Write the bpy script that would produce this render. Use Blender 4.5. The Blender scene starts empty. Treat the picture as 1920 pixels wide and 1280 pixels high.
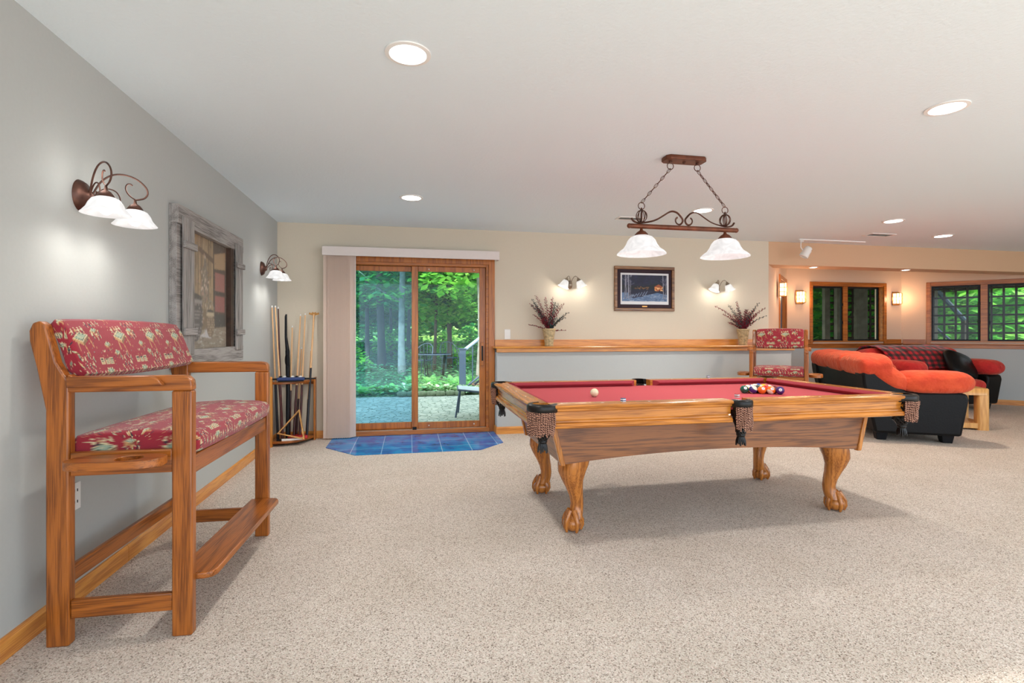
import bpy, bmesh, math, random
import numpy as np
from mathutils import Vector, Matrix, noise

# ------------------------------------------------------------------ camera, world, sun, exposure
scn = bpy.context.scene
COL = scn.collection
cam_d = bpy.data.cameras.new('camera'); cam = bpy.data.objects.new('camera', cam_d); COL.objects.link(cam)
cam.location = (1.454, 0, 1.19); cam.rotation_euler = (math.pi/2, 0, -math.atan(192/961))
cam_d.sensor_width = 36; cam_d.lens = 36*961/1920; cam_d.shift_y = -15/1920; cam_d.clip_start = .05; cam_d.clip_end = 300
scn.camera = cam
vs = scn.view_settings
vs.view_transform = 'Standard'; vs.look = 'None'; vs.gamma = 1; vs.use_curve_mapping = False
vs.exposure = 0.43
W = bpy.data.worlds.new('world'); scn.world = W; W.use_nodes = True
W.node_tree.nodes['Background'].inputs[0].default_value = (.82, .955, 1.08, 1)
W.node_tree.nodes['Background'].inputs[1].default_value = 2.3
sun_d = bpy.data.lights.new('sun', 'SUN'); sun_d.energy = 5.5; sun_d.angle = .06; sun_d.color = (1, .95, .85)
sun = bpy.data.objects.new('sun', sun_d); COL.objects.link(sun)
sun.rotation_euler = (math.radians(42), 0, math.radians(-12))
POINTS = 1.0      # overall lamp strength

random.seed(7)
PI = math.pi

# ------------------------------------------------------------------ materials
def C(r, g=None, b=None):
    f = lambda v: (v/255/12.92) if v/255 <= .04045 else ((v/255+.055)/1.055)**2.4
    return (f(r), f(g), f(b), 1)
def newmat(name):
    m = bpy.data.materials.new(name); m.use_nodes = True
    nt = m.node_tree; b = nt.nodes['Principled BSDF']
    return m, nt, b
def N(nt, t, **kw):
    n = nt.nodes.new(t)
    for k, v in kw.items():
        if k.startswith('i_'):
            n.inputs[int(k[2:])].default_value = v
        else: setattr(n, k, v)
    return n
def L(nt, a, b): nt.links.new(a, b)
def ramp(nt, fac, stops, interp='LINEAR'):
    r = N(nt, 'ShaderNodeValToRGB'); r.color_ramp.interpolation = interp
    e = r.color_ramp.elements
    while len(e) < len(stops): e.new(.5)
    for k, (p, c) in zip(e, stops): k.position = p; k.color = c
    L(nt, fac, r.inputs[0]); return r.outputs[0]
def bump(nt, b, h, strength=.3, dist=.01):
    n = N(nt, 'ShaderNodeBump'); n.inputs['Strength'].default_value = strength; n.inputs['Distance'].default_value = dist
    L(nt, h, n.inputs['Height']); L(nt, n.outputs[0], b.inputs['Normal'])
def plain(name, c, rough=.5, metal=0, var=.06, scale=30, bmp=0, coat=0, spec=.5):
    m, nt, b = newmat(name)
    tc = N(nt, 'ShaderNodeTexCoord'); nz = N(nt, 'ShaderNodeTexNoise'); nz.inputs['Scale'].default_value = scale
    nz.inputs['Detail'].default_value = 4
    L(nt, tc.outputs['Object'], nz.inputs['Vector'])
    a = tuple(x*(1-var) for x in c[:3])+(1,); d = tuple(min(1, x*(1+var)) for x in c[:3])+(1,)
    L(nt, ramp(nt, nz.outputs[0], [(.3, a), (.7, d)]), b.inputs['Base Color'])
    b.inputs['Roughness'].default_value = rough; b.inputs['Metallic'].default_value = metal
    b.inputs['Coat Weight'].default_value = coat; b.inputs['Specular IOR Level'].default_value = spec
    if bmp: bump(nt, b, nz.outputs[0], bmp, .01)
    return m
def oak(name, axis, c1, c2, rough=.32, rings=9, sc=9.0, coat=.25, con=.10):
    m, nt, b = newmat(name)
    tc = N(nt, 'ShaderNodeTexCoord'); mp = N(nt, 'ShaderNodeMapping')
    s = [sc, sc, sc]; s['xyz'.index(axis)] = sc*.08
    mp.inputs['Scale'].default_value = s; L(nt, tc.outputs['Object'], mp.inputs[0])
    n1 = N(nt, 'ShaderNodeTexNoise'); n1.inputs['Scale'].default_value = 1.0; n1.inputs['Detail'].default_value = 1.5
    L(nt, mp.outputs[0], n1.inputs['Vector'])
    mu = N(nt, 'ShaderNodeMath', operation='MULTIPLY'); mu.inputs[1].default_value = rings*6.28; L(nt, n1.outputs[0], mu.inputs[0])
    sn = N(nt, 'ShaderNodeMath', operation='SINE'); L(nt, mu.outputs[0], sn.inputs[0])
    mp2 = N(nt, 'ShaderNodeMapping'); s2 = [260, 260, 260]; s2['xyz'.index(axis)] = 7
    mp2.inputs['Scale'].default_value = s2; L(nt, tc.outputs['Object'], mp2.inputs[0])
    n2 = N(nt, 'ShaderNodeTexNoise'); n2.inputs['Scale'].default_value = 1; n2.inputs['Detail'].default_value = 3
    L(nt, mp2.outputs[0], n2.inputs['Vector'])
    ma = N(nt, 'ShaderNodeMath', operation='MULTIPLY_ADD'); ma.inputs[1].default_value = con
    L(nt, sn.outputs[0], ma.inputs[0]); L(nt, n2.outputs[0], ma.inputs[2])
    mid = tuple((a+d)/2 for a, d in zip(c1, c2))
    L(nt, ramp(nt, ma.outputs[0], [(.32, c2), (.46, mid), (.60, c1)]), b.inputs['Base Color'])
    b.inputs['Roughness'].default_value = rough; b.inputs['Coat Weight'].default_value = coat; b.inputs['Coat Roughness'].default_value = .2
    bump(nt, b, n2.outputs[0], .15, .002)
    return m
def emis(name, c, s, base=None):
    m, nt, b = newmat(name)
    b.inputs['Base Color'].default_value = base or c; b.inputs['Emission Color'].default_value = c
    b.inputs['Emission Strength'].default_value = s; b.inputs['Roughness'].default_value = .3
    return m
def shade_glass(name, c, s):
    m, nt, b = newmat(name)
    tc = N(nt, 'ShaderNodeTexCoord'); w = N(nt, 'ShaderNodeTexNoise'); w.inputs['Scale'].default_value = 9; w.inputs['Distortion'].default_value = 2.5
    L(nt, tc.outputs['Object'], w.inputs['Vector'])
    L(nt, ramp(nt, w.outputs[0], [(.35, tuple(x*.7 for x in c[:3])+(1,)), (.65, c)]), b.inputs['Emission Color'])
    b.inputs['Base Color'].default_value = (.5, .5, .5, 1); b.inputs['Emission Strength'].default_value = s
    b.inputs['Roughness'].default_value = .25
    tr = N(nt, 'ShaderNodeBsdfTranslucent'); tr.inputs[0].default_value = (.7, .7, .7, 1)
    mx = N(nt, 'ShaderNodeMixShader'); mx.inputs[0].default_value = .22
    out = nt.nodes['Material Output']
    L(nt, b.outputs[0], mx.inputs[1]); L(nt, tr.outputs[0], mx.inputs[2]); L(nt, mx.outputs[0], out.inputs[0])
    return m
def glass(name, tint=(1, 1, 1, 1), refl=.06, haze=0, hazec=(.5, .6, .7, 1)):
    m, nt, b = newmat(name); out = nt.nodes['Material Output']
    t = N(nt, 'ShaderNodeBsdfTransparent'); t.inputs[0].default_value = tint
    g = N(nt, 'ShaderNodeBsdfGlossy'); g.inputs['Roughness'].default_value = .02
    mx = N(nt, 'ShaderNodeMixShader'); mx.inputs[0].default_value = refl
    L(nt, t.outputs[0], mx.inputs[1]); L(nt, g.outputs[0], mx.inputs[2])
    last = mx
    if haze:
        d = N(nt, 'ShaderNodeBsdfDiffuse'); d.inputs[0].default_value = hazec
        m2 = N(nt, 'ShaderNodeMixShader'); m2.inputs[0].default_value = haze
        L(nt, mx.outputs[0], m2.inputs[1]); L(nt, d.outputs[0], m2.inputs[2]); last = m2
    L(nt, last.outputs[0], out.inputs[0]); return m
def vcol(name, rough=.85, sheen=0, bmp=0):
    m, nt, b = newmat(name)
    a = N(nt, 'ShaderNodeAttribute'); a.attribute_name = 'paint'
    nz = N(nt, 'ShaderNodeTexNoise'); nz.inputs['Scale'].default_value = 350; tc = N(nt, 'ShaderNodeTexCoord'); L(nt, tc.outputs['Object'], nz.inputs['Vector'])
    mx = N(nt, 'ShaderNodeMix', data_type='RGBA', blend_type='MULTIPLY'); mx.inputs[0].default_value = .35
    L(nt, a.outputs['Color'], mx.inputs[6]); L(nt, ramp(nt, nz.outputs[0], [(.3, (.65, .65, .65, 1)), (.7, (1, 1, 1, 1))]), mx.inputs[7])
    L(nt, mx.outputs[2], b.inputs['Base Color'])
    b.inputs['Roughness'].default_value = rough; b.inputs['Sheen Weight'].default_value = sheen
    if bmp: bump(nt, b, nz.outputs[0], bmp, .003)
    return m
def leafmat(name, cols, transl=.35):
    m, nt, b = newmat(name); out = nt.nodes['Material Output']
    g = N(nt, 'ShaderNodeNewGeometry')
    k = [(i/(len(cols)-1), c) for i, c in enumerate(cols)]
    cr = ramp(nt, g.outputs['Random Per Island'], k)
    L(nt, cr, b.inputs['Base Color']); b.inputs['Roughness'].default_value = .5
    t = N(nt, 'ShaderNodeBsdfTranslucent'); L(nt, cr, t.inputs[0])
    mx = N(nt, 'ShaderNodeMixShader'); mx.inputs[0].default_value = transl
    L(nt, b.outputs[0], mx.inputs[1]); L(nt, t.outputs[0], mx.inputs[2]); L(nt, mx.outputs[0], out.inputs[0])
    return m

OA, OB = C(206, 140, 72), C(142, 84, 36)
M = {}
for ax in 'xyz':
    M['oak_'+ax] = oak('oak_bench_'+ax, ax, C(170, 96, 34), C(116, 60, 18), rings=7, coat=.1)
    M['trim_'+ax] = oak('oak_trim_'+ax, ax, C(226, 154, 70), C(190, 114, 44), rings=5)
    M['door_'+ax] = oak('oak_door_'+ax, ax, C(190, 112, 40), C(146, 80, 26), rings=5, coat=.1)
    M['table_'+ax] = oak('oak_table_'+ax, ax, C(204, 130, 52), C(152, 88, 30), rings=9, rough=.25, coat=.3)
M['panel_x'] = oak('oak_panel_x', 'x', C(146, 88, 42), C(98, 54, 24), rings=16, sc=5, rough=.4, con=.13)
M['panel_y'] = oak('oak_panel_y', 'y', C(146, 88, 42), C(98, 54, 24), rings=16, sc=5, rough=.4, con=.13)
M['tableleg'] = oak('oak_leg', 'z', C(194, 120, 50), C(140, 78, 28), rings=10, sc=7, rough=.25, coat=.3, con=.12)
M['light_oak'] = oak('light_oak', 'z', C(224, 170, 100), C(192, 134, 70), rings=6)
M['wall_grey'] = plain('wall_grey_paint', C(184, 186, 183), .7, var=.012, scale=60, bmp=.04)
M['wall_beige'] = plain('wall_beige_paint', C(214, 202, 182), .75, var=.012, scale=60, bmp=.04)
M['wall_warm_lit'] = plain('wall_beige_warm_lit', C(220, 192, 168), .75, var=.012, scale=60, bmp=.04)  # the same beige, with warm lantern light painted into the colour
M['wall_low'] = plain('wall_lower_paint', C(184, 187, 186), .7, var=.012, scale=60, bmp=.04)
def ceiling_mat():
    m, nt, b = newmat('ceiling_texture'); b.inputs['Base Color'].default_value = C(228, 240, 246); b.inputs['Roughness'].default_value = .85
    tc = N(nt, 'ShaderNodeTexCoord'); n = N(nt, 'ShaderNodeTexNoise'); n.inputs['Scale'].default_value = 60; n.inputs['Detail'].default_value = 5
    L(nt, tc.outputs['Object'], n.inputs['Vector']); bump(nt, b, n.outputs[0], .35, .006); return m
M['ceiling'] = ceiling_mat()
def carpet_mat():
    m, nt, b = newmat('carpet_speckle'); tc = N(nt, 'ShaderNodeTexCoord')
    v = N(nt, 'ShaderNodeTexVoronoi'); v.inputs['Scale'].default_value = 230; L(nt, tc.outputs['Object'], v.inputs['Vector'])
    sp = N(nt, 'ShaderNodeSeparateColor'); L(nt, v.outputs['Color'], sp.inputs[0])
    c = ramp(nt, sp.outputs[0], [(0, C(126, 112, 102)), (.13, C(174, 158, 144)), (.35, C(206, 194, 182)), (.65, C(220, 210, 198)), (.85, C(206, 184, 172)), (1, C(236, 228, 220))])
    n = N(nt, 'ShaderNodeTexNoise'); n.inputs['Scale'].default_value = 2.2; n.inputs['Detail'].default_value = 5; L(nt, tc.outputs['Object'], n.inputs['Vector'])
    mx = N(nt, 'ShaderNodeMix', data_type='RGBA', blend_type='MULTIPLY'); mx.inputs[0].default_value = 1
    L(nt, c, mx.inputs[6]); L(nt, ramp(nt, n.outputs[0], [(.35, (.93, .92, .90, 1)), (.65, (1, 1, 1, 1))]), mx.inputs[7])
    L(nt, mx.outputs[2], b.inputs['Base Color']); b.inputs['Roughness'].default_value = 1; b.inputs['Specular IOR Level'].default_value = .1
    bump(nt, b, v.outputs['Distance'], .5, .006); return m
M['carpet'] = carpet_mat()
def tile_mat():
    m, nt, b = newmat('sky_reflection_tile'); tc = N(nt, 'ShaderNodeTexCoord'); mp = N(nt, 'ShaderNodeMapping')
    mp.inputs['Location'].default_value = (.023*3.33, -5.2*3.33+.18, 0); mp.inputs['Scale'].default_value = (3.33, 3.33, 3.33); L(nt, tc.outputs['Object'], mp.inputs[0])
    br = N(nt, 'ShaderNodeTexBrick', offset=0.0, squash=1.0); br.inputs['Scale'].default_value = 1; br.inputs['Mortar Size'].default_value = .012
    br.inputs['Brick Width'].default_value = 1; br.inputs['Row Height'].default_value = 1
    n = N(nt, 'ShaderNodeTexNoise'); n.inputs['Scale'].default_value = 7; n.inputs['Detail'].default_value = 7; n.inputs['Distortion'].default_value = .6
    L(nt, tc.outputs['Object'], n.inputs['Vector'])
    c = ramp(nt, n.outputs[0], [(.3, C(14, 74, 140)), (.45, C(40, 96, 176)), (.58, C(10, 130, 196)), (.75, C(88, 116, 190))])  # tile blues and pale grout carry the reflected sky as painted colour
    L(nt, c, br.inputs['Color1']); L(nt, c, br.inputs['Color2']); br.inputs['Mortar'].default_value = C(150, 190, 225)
    L(nt, mp.outputs[0], br.inputs['Vector']); L(nt, br.outputs['Color'], b.inputs['Base Color']); b.inputs['Roughness'].default_value = .16; b.inputs['Specular IOR Level'].default_value = .3
    b.inputs['Coat Weight'].default_value = .0
    bump(nt, b, n.outputs[0], .08, .004); return m
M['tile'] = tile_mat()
M['white'] = plain('white_plastic', C(238, 236, 232), .45, var=.01)
M['slat'] = leafmat('vinyl_slat', [C(246, 230, 218), C(250, 238, 228)], .5)
M['valance'] = plain('valance_vinyl', C(228, 216, 210), .5, var=.01)
M['bronze'] = plain('brushed_bronze', C(96, 66, 56), .38, .75, var=.3, scale=25)
M['rust'] = plain('rustic_bronze', C(112, 64, 44), .42, .55, var=.3, scale=18)
M['nickel'] = plain('antique_nickel', C(160, 146, 130), .35, .8, var=.2)
M['brass'] = plain('antique_brass', C(196, 140, 80), .3, .8, var=.2)
M['shade'] = shade_glass('alabaster_glass', (1, .98, .97, 1), .54)
M['shade2'] = shade_glass('frosted_glass', (1, .97, .92, 1), .5)
M['bulb'] = emis('bulb_glow', (1, .97, .93, 1), 2.5)
M['lampdisc'] = emis('downlight_glow', (1, .98, .95, 1), 7)
M['lantern'] = emis('lantern_glow', (1, .72, .46, 1), 2.2)
M['leather'] = plain('black_leather', C(14, 14, 16), .42, var=.15, scale=60, bmp=.12, spec=.2)
M['leather_green'] = plain('pocket_leather', C(18, 15, 14), .36, var=.15, scale=60, bmp=.1, spec=.35)
M['felt'] = plain('burgundy_cloth', C(180, 66, 74), .95, var=.04, scale=200)
M['felt_dark'] = plain('cushion_cloth', C(150, 38, 52), .9, var=.04, scale=200)
M['glass'] = glass('window_glass', (.97, 1, .98, 1), .012)
M['screen'] = glass('screened_glass', (.62, .84, .95, 1), .03, .06, C(120, 170, 200))
M['glassdark'] = glass('tinted_glass', (.5, .62, .66, 1), .08)
M['blackmetal'] = plain('black_metal', C(20, 21, 25), .45, .2, spec=.3)
M['bluemetal'] = plain('slate_blue_metal', C(66, 82, 104), .45, .1)
M['paint'] = vcol('woven_upholstery', .9, .2, .3)
M['paintart'] = vcol('painted_surface', .55)
def fringe_mat():
    m, nt, b = newmat('twisted_fringe'); tc = N(nt, 'ShaderNodeTexCoord')
    w = N(nt, 'ShaderNodeTexWave', bands_direction='DIAGONAL'); w.inputs['Scale'].default_value = 55; w.inputs['Distortion'].default_value = 3
    L(nt, tc.outputs['Object'], w.inputs['Vector'])
    L(nt, ramp(nt, w.outputs[0], [(.2, C(66, 34, 30)), (.55, C(132, 84, 66)), (.85, C(188, 142, 116))]), b.inputs['Base Color'])
    b.inputs['Roughness'].default_value = .8; return m
M['fringe'] = fringe_mat()
def suede(name, c, d):
    m, nt, b = newmat(name); tc = N(nt, 'ShaderNodeTexCoord'); n = N(nt, 'ShaderNodeTexNoise'); n.inputs['Scale'].default_value = 7; n.inputs['Detail'].default_value = 6
    L(nt, tc.outputs['Object'], n.inputs['Vector']); L(nt, ramp(nt, n.outputs[0], [(.3, d), (.7, c)]), b.inputs['Base Color'])
    b.inputs['Roughness'].default_value = .85; b.inputs['Sheen Weight'].default_value = .3; b.inputs['Sheen Tint'].default_value = (1, .6, .4, 1)
    n2 = N(nt, 'ShaderNodeTexNoise'); n2.inputs['Scale'].default_value = 16; n2.inputs['Detail'].default_value = 3; L(nt, tc.outputs['Object'], n2.inputs['Vector'])
    bump(nt, b, n2.outputs[0], .7, .03); return m
M['suede_warm_lit'] = suede('warm_lit_suede', C(228, 84, 44), C(206, 58, 30))  # same suede as the red, with warm lamp light painted into its orange
M['suede_r'] = suede('red_suede', C(214, 44, 40), C(178, 26, 30))
M['pot'] = plain('mottled_terracotta', C(190, 168, 128), .8, var=.35, scale=40, bmp=.3)
M['stem'] = plain('twig', C(86, 60, 46), .8)
M['leaf_red'] = leafmat('dried_leaf_burgundy', [C(120, 20, 48), C(168, 44, 70), C(96, 22, 34), C(190, 80, 96)], .2)
M['leaf_green'] = leafmat('dried_leaf_green', [C(40, 66, 62), C(70, 96, 92), C(92, 112, 120), C(34, 48, 44)], .2)
M['cuelight'] = plain('maple_shaft', C(226, 178, 128), .3, var=.05)
M['cuedark'] = plain('dark_cue_butt', C(70, 24, 22), .3, var=.3, scale=12)
M['cueblack'] = plain('black_cue_butt', C(26, 26, 34), .35)
M['cueweb'] = plain('speckled_irish_linen', C(150, 110, 110), .6, var=.8, scale=120)
M['navy'] = plain('navy_plastic', C(36, 56, 110), .5, var=.3)
M['redbox'] = plain('red_card', C(190, 36, 34), .6, var=.3)
M['darkwood'] = plain('dark_walnut', C(66, 46, 34), .45, var=.3, scale=14)
M['frame_brown'] = oak('frame_walnut', 'x', C(150, 104, 60), C(92, 58, 30), rings=6)
M['matboard'] = plain('dark_mat_board', C(52, 36, 44), .9, var=.05)
M['paper'] = plain('white_paper', C(222, 222, 224), .8, var=.01)
def weather(name, axis):
    return oak(name, axis, C(168, 162, 158), C(112, 107, 104), rough=.8, rings=4, coat=0, con=.08)
M['grey_z'] = weather('weathered_board_z', 'z'); M['grey_y'] = weather('weathered_board_y', 'y')
M['bark'] = plain('bark', C(82, 72, 66), .95, var=.35, scale=9, bmp=.6)
M['bark_light'] = plain('pale_bark', C(146, 140, 132), .95, var=.3, scale=9, bmp=.5)
M['foliage'] = leafmat('tree_leaves', [C(40, 130, 66), C(76, 176, 80), C(134, 212, 92), C(30, 104, 60), C(56, 160, 96)], .5)
M['foliage2'] = leafmat('tree_leaves_bright', [C(90, 180, 70), C(150, 220, 90), C(70, 150, 60), C(190, 235, 120)], .5)
M['fern'] = leafmat('fern_leaves', [C(110, 190, 96), C(150, 220, 130), C(80, 160, 90)], .4)
M['hosta'] = leafmat('hosta_leaves', [C(150, 200, 140), C(226, 240, 206), C(90, 160, 100), C(200, 226, 170)], .3)
M['cover'] = leafmat('ground_cover_leaves', [C(70, 130, 90), C(110, 170, 116), C(50, 100, 76)], .3)
M['soil'] = plain('woodland_soil', C(66, 92, 66), .95, var=.4, scale=3, bmp=.5)
M['lawn'] = plain('pale_green_lawn', C(150, 200, 90), .95, var=.2, scale=6)  # far lawn in a lighter green than the woodland soil
def patio_mat():
    m, nt, b = newmat('cobbled_pavers'); tc = N(nt, 'ShaderNodeTexCoord')
    v = N(nt, 'ShaderNodeTexVoronoi', feature='DISTANCE_TO_EDGE'); v.inputs['Scale'].default_value = 9; L(nt, tc.outputs['Object'], v.inputs['Vector'])
    v2 = N(nt, 'ShaderNodeTexVoronoi'); v2.inputs['Scale'].default_value = 9; L(nt, tc.outputs['Object'], v2.inputs['Vector'])
    sp = N(nt, 'ShaderNodeSeparateColor'); L(nt, v2.outputs['Color'], sp.inputs[0])
    c = ramp(nt, sp.outputs[0], [(0, C(150, 158, 146)), (1, C(190, 192, 178))])
    mx = N(nt, 'ShaderNodeMix', data_type='RGBA'); L(nt, ramp(nt, v.outputs[0], [(.03, (0, 0, 0, 1)), (.08, (1, 1, 1, 1))]), mx.inputs[0])
    mx.inputs[6].default_value = C(108, 120, 104); L(nt, c, mx.inputs[7]); L(nt, mx.outputs[2], b.inputs['Base Color']); b.inputs['Roughness'].default_value = .9
    bump(nt, b, v.outputs[0], .4, .01); return m
M['patio'] = patio_mat()
M['stone'] = plain('mossy_stone', C(112, 124, 96), .95, var=.3, scale=14, bmp=.6)
M['lattice'] = plain('stained_lattice', C(46, 32, 27), .9, var=.2, spec=.1)
M['deck'] = plain('deck_timber', C(104, 94, 82), .9, var=.25, scale=8, spec=.1)

# ------------------------------------------------------------------ mesh builder
class MB:
    def __init__(s, T=None): s.v = []; s.f = []; s.mi = []; s.col = []; s.T = T; s.m = 0
    def add(s, vs, fs):
        o = len(s.v)
        for p in vs:
            p = Vector(p)
            s.v.append(tuple(s.T @ p) if s.T else tuple(p))
        for f in fs: s.f.append([i+o for i in f]); s.mi.append(s.m)
        return s
    def box(s, x0, x1, y0, y1, z0, z1):
        v = [(x, y, z) for x in (x0, x1) for y in (y0, y1) for z in (z0, z1)]
        return s.add(v, [(0, 1, 3, 2), (4, 6, 7, 5), (0, 4, 5, 1), (2, 3, 7, 6), (0, 2, 6, 4), (1, 5, 7, 3)])
    def loft(s, rings, cap=True, closed=True, loop=False):
        n = len(rings[0]); v = [p for r in rings for p in r]; f = []
        R = len(rings)
        for i in range(R-1 if not loop else R):
            a = i*n; b = ((i+1) % R)*n
            for j in range(n if closed else n-1):
                k = (j+1) % n
                f.append((a+j, a+k, b+k, b+j))
        if cap and not loop:
            f.append(tuple(range(n-1, -1, -1))); f.append(tuple((R-1)*n+j for j in range(n)))
        return s.add(v, f)
    def prism(s, poly, axis, a0, a1):
        def P(u, w, a): return {'x': (a, u, w), 'y': (u, a, w), 'z': (u, w, a)}[axis]
        return s.loft([[P(u, w, a0) for u, w in poly], [P(u, w, a1) for u, w in poly]])
    def tube(s, pts, r, n=8, loop=False, flat=1.0):
        pts = [Vector(p) for p in pts]; K = len(pts); rings = []; up = None
        for i, p in enumerate(pts):
            if loop: t = pts[(i+1) % K]-pts[i-1]
            else: t = pts[min(i+1, K-1)]-pts[max(i-1, 0)]
            t = t.normalized() if t.length > 1e-9 else Vector((0, 0, 1))
            if up is None:
                up = t.orthogonal().normalized()
            up = (up-t*up.dot(t)); up = up.normalized() if up.length > 1e-6 else t.orthogonal().normalized()
            w = t.cross(up); rr = r[i] if isinstance(r, (list, tuple)) else r
            rings.append([p+(up*math.cos(2*PI*j/n)+w*math.sin(2*PI*j/n)*flat)*rr for j in range(n)])
        return s.loft(rings, loop=loop)
    def lathe(s, prof, n=24, c=(0, 0, 0), R=None, cap=False):
        c = Vector(c); rings = []
        for r, z in prof:
            ring = []
            for j in range(n):
                q = Vector((r*math.cos(2*PI*j/n), r*math.sin(2*PI*j/n), z))
                if R: q = R @ q
                ring.append(q+c)
            rings.append(ring)
        return s.loft(rings, cap=cap)
    def ball(s, c, r, n=16, sc=(1, 1, 1)):
        prof = [(max(1e-4, math.sin(PI*i/(n//2)))*r, -math.cos(PI*i/(n//2))*r) for i in range(n//2+1)]
        rings = [[(c[0]+a*math.cos(2*PI*j/n)*sc[0], c[1]+a*math.sin(2*PI*j/n)*sc[1], c[2]+z*sc[2]) for j in range(n)] for a, z in prof]
        return s.loft(rings)
    def puff(s, c, h, e=.55, e2=.7, n=28, Rm=None, wr=0, seed=0):
        sg = lambda v, p: math.copysign(abs(v)**p, v)
        rings = []; c = Vector(c)
        for i in range(n//2+1):
            a = -PI/2+PI*i/(n//2); ring = []
            for j in range(n):
                b = 2*PI*j/n
                q = Vector((h[0]*sg(math.cos(a), e)*sg(math.cos(b), e2), h[1]*sg(math.cos(a), e)*sg(math.sin(b), e2), h[2]*sg(math.sin(a), .9)))
                if wr:
                    q *= 1+wr*noise.noise(Vector((q.x*6+seed, q.y*6, q.z*6)))
                if Rm: q = Rm @ q
                ring.append(q+c)
            rings.append(ring)
        return s.loft(rings)
def obj(name, mb, mat, parent=None, bevel=0, smooth=0, recalc=True, segs=2, loc=None, rot=None):
    me = bpy.data.meshes.new(name)
    me.from_pydata(mb.v, [], mb.f)
    mats = mat if isinstance(mat, (list, tuple)) else [mat]
    for m in mats: me.materials.append(M[m] if isinstance(m, str) else m)
    if len(mats) > 1: me.polygons.foreach_set('material_index', mb.mi)
    if recalc:
        bm = bmesh.new(); bm.from_mesh(me)
        bmesh.ops.recalc_face_normals(bm, faces=bm.faces); bm.to_mesh(me); bm.free()
    if mb.col:
        at = me.color_attributes.new('paint', 'FLOAT_COLOR', 'POINT')
        at.data.foreach_set('color', np.array(mb.col, dtype=np.float32).ravel())
    if smooth:
        me.shade_smooth(); me.set_sharp_from_angle(angle=math.radians(smooth))
    o = bpy.data.objects.new(name, me); COL.objects.link(o)
    if parent: o.parent = parent
    if loc: o.location = loc
    if rot: o.rotation_euler = rot
    if bevel:
        b = o.modifiers.new('bevel', 'BEVEL'); b.width = bevel; b.segments = segs; b.limit_method = 'ANGLE'; b.angle_limit = math.radians(35)
        if not smooth: me.shade_smooth(); me.set_sharp_from_angle(angle=math.radians(50))
    return o
def tag(o, label, cat=None, group=None, kind=None):
    if label: o['label'] = label
    if cat: o['category'] = cat
    if group: o['group'] = group
    if kind: o['kind'] = kind
    return o
def thing(name, label, cat, loc=(0, 0, 0), rz=0, group=None):
    o = bpy.data.objects.new(name, None); COL.objects.link(o); o.location = loc; o.rotation_euler = (0, 0, rz); o.empty_display_size = .1
    return tag(o, label, cat, group)
def struct(name, mb, mat, parent=None, **k):
    o = obj(name, mb, mat, parent, **k)
    if not parent: o['kind'] = 'structure'
    return o
def sroot(name, loc=(0, 0, 0), rz=0):
    o = bpy.data.objects.new(name, None); COL.objects.link(o); o.location = loc; o.rotation_euler = (0, 0, rz); o['kind'] = 'structure'; return o
def kids(o): return [c for c in bpy.data.objects if c.parent == o]
def dup(o, parent=None):
    c = o.copy(); COL.objects.link(c)
    if parent: c.parent = parent
    for k in kids(o): dup(k, c)
    return c
def lamp(kind, loc, energy, color=(1, .95, .88), parent=None, size=.05, spot=None, rot=None, blend=1.0):
    d = bpy.data.lights.new('lamp_light', kind); d.energy = energy*POINTS; d.color = color
    if kind in ('POINT', 'SPOT'): d.shadow_soft_size = size
    if kind == 'SPOT': d.spot_size = spot; d.spot_blend = blend
    o = bpy.data.objects.new('lamp_light', d); COL.objects.link(o); o.location = loc
    if rot: o.rotation_euler = rot
    if parent: o.parent = parent
    return o

# ------------------------------------------------------------------ painting canvas (numpy) sampled on mesh vertices
class Canvas:
    def __init__(s, w, h, c): s.w, s.h = w, h; s.a = np.ones((h, w, 3))*np.array(c[:3]); s.Y, s.X = np.mgrid[0:h, 0:w]
    def poly(s, pts, c, wrap=False):
        for ox in ((-s.w, 0, s.w) if wrap else (0,)):
            for oy in ((-s.h, 0, s.h) if wrap else (0,)):
                m = np.zeros((s.h, s.w), bool); n = len(pts)
                for i in range(n):
                    x1, y1 = pts[i]; x2, y2 = pts[(i+1) % n]; x1 += ox; x2 += ox; y1 += oy; y2 += oy
                    if y1 == y2: continue
                    cond = ((y1 > s.Y) != (y2 > s.Y)) & (s.X < (x2-x1)*(s.Y-y1)/(y2-y1)+x1)
                    m ^= cond
                s.a[m] = c[:3]
    def ell(s, x, y, rx, ry, c, wrap=False):
        for ox in ((-s.w, 0, s.w) if wrap else (0,)):
            for oy in ((-s.h, 0, s.h) if wrap else (0,)):
                s.a[((s.X-x-ox)/rx)**2+((s.Y-y-oy)/ry)**2 <= 1] = c[:3]
    def line(s, x1, y1, x2, y2, t, c, wrap=False):
        dx, dy = x2-x1, y2-y1; l = math.hypot(dx, dy) or 1; nx, ny = -dy/l*t/2, dx/l*t/2
        s.poly([(x1+nx, y1+ny), (x2+nx, y2+ny), (x2-nx, y2-ny), (x1-nx, y1-ny)], c, wrap)
    def at(s, u, v): return s.a[int(v) % s.h, int(u) % s.w]
    def soft(s, n=1):
        for _ in range(n):
            p = np.pad(s.a, ((1, 1), (1, 1), (0, 0)), 'edge'); s.a = (p[1:-1, 1:-1]*4+p[:-2, 1:-1]+p[2:, 1:-1]+p[1:-1, :-2]+p[1:-1, 2:])/8
    def bil(s, u, v):
        u = min(max(u-.5, 0), s.w-1.001); v = min(max(v-.5, 0), s.h-1.001); i, j = int(u), int(v); a, b = u-i, v-j
        return (s.a[j, i]*(1-a)+s.a[j, i+1]*a)*(1-b)+(s.a[j+1, i]*(1-a)+s.a[j+1, i+1]*a)*b

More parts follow.
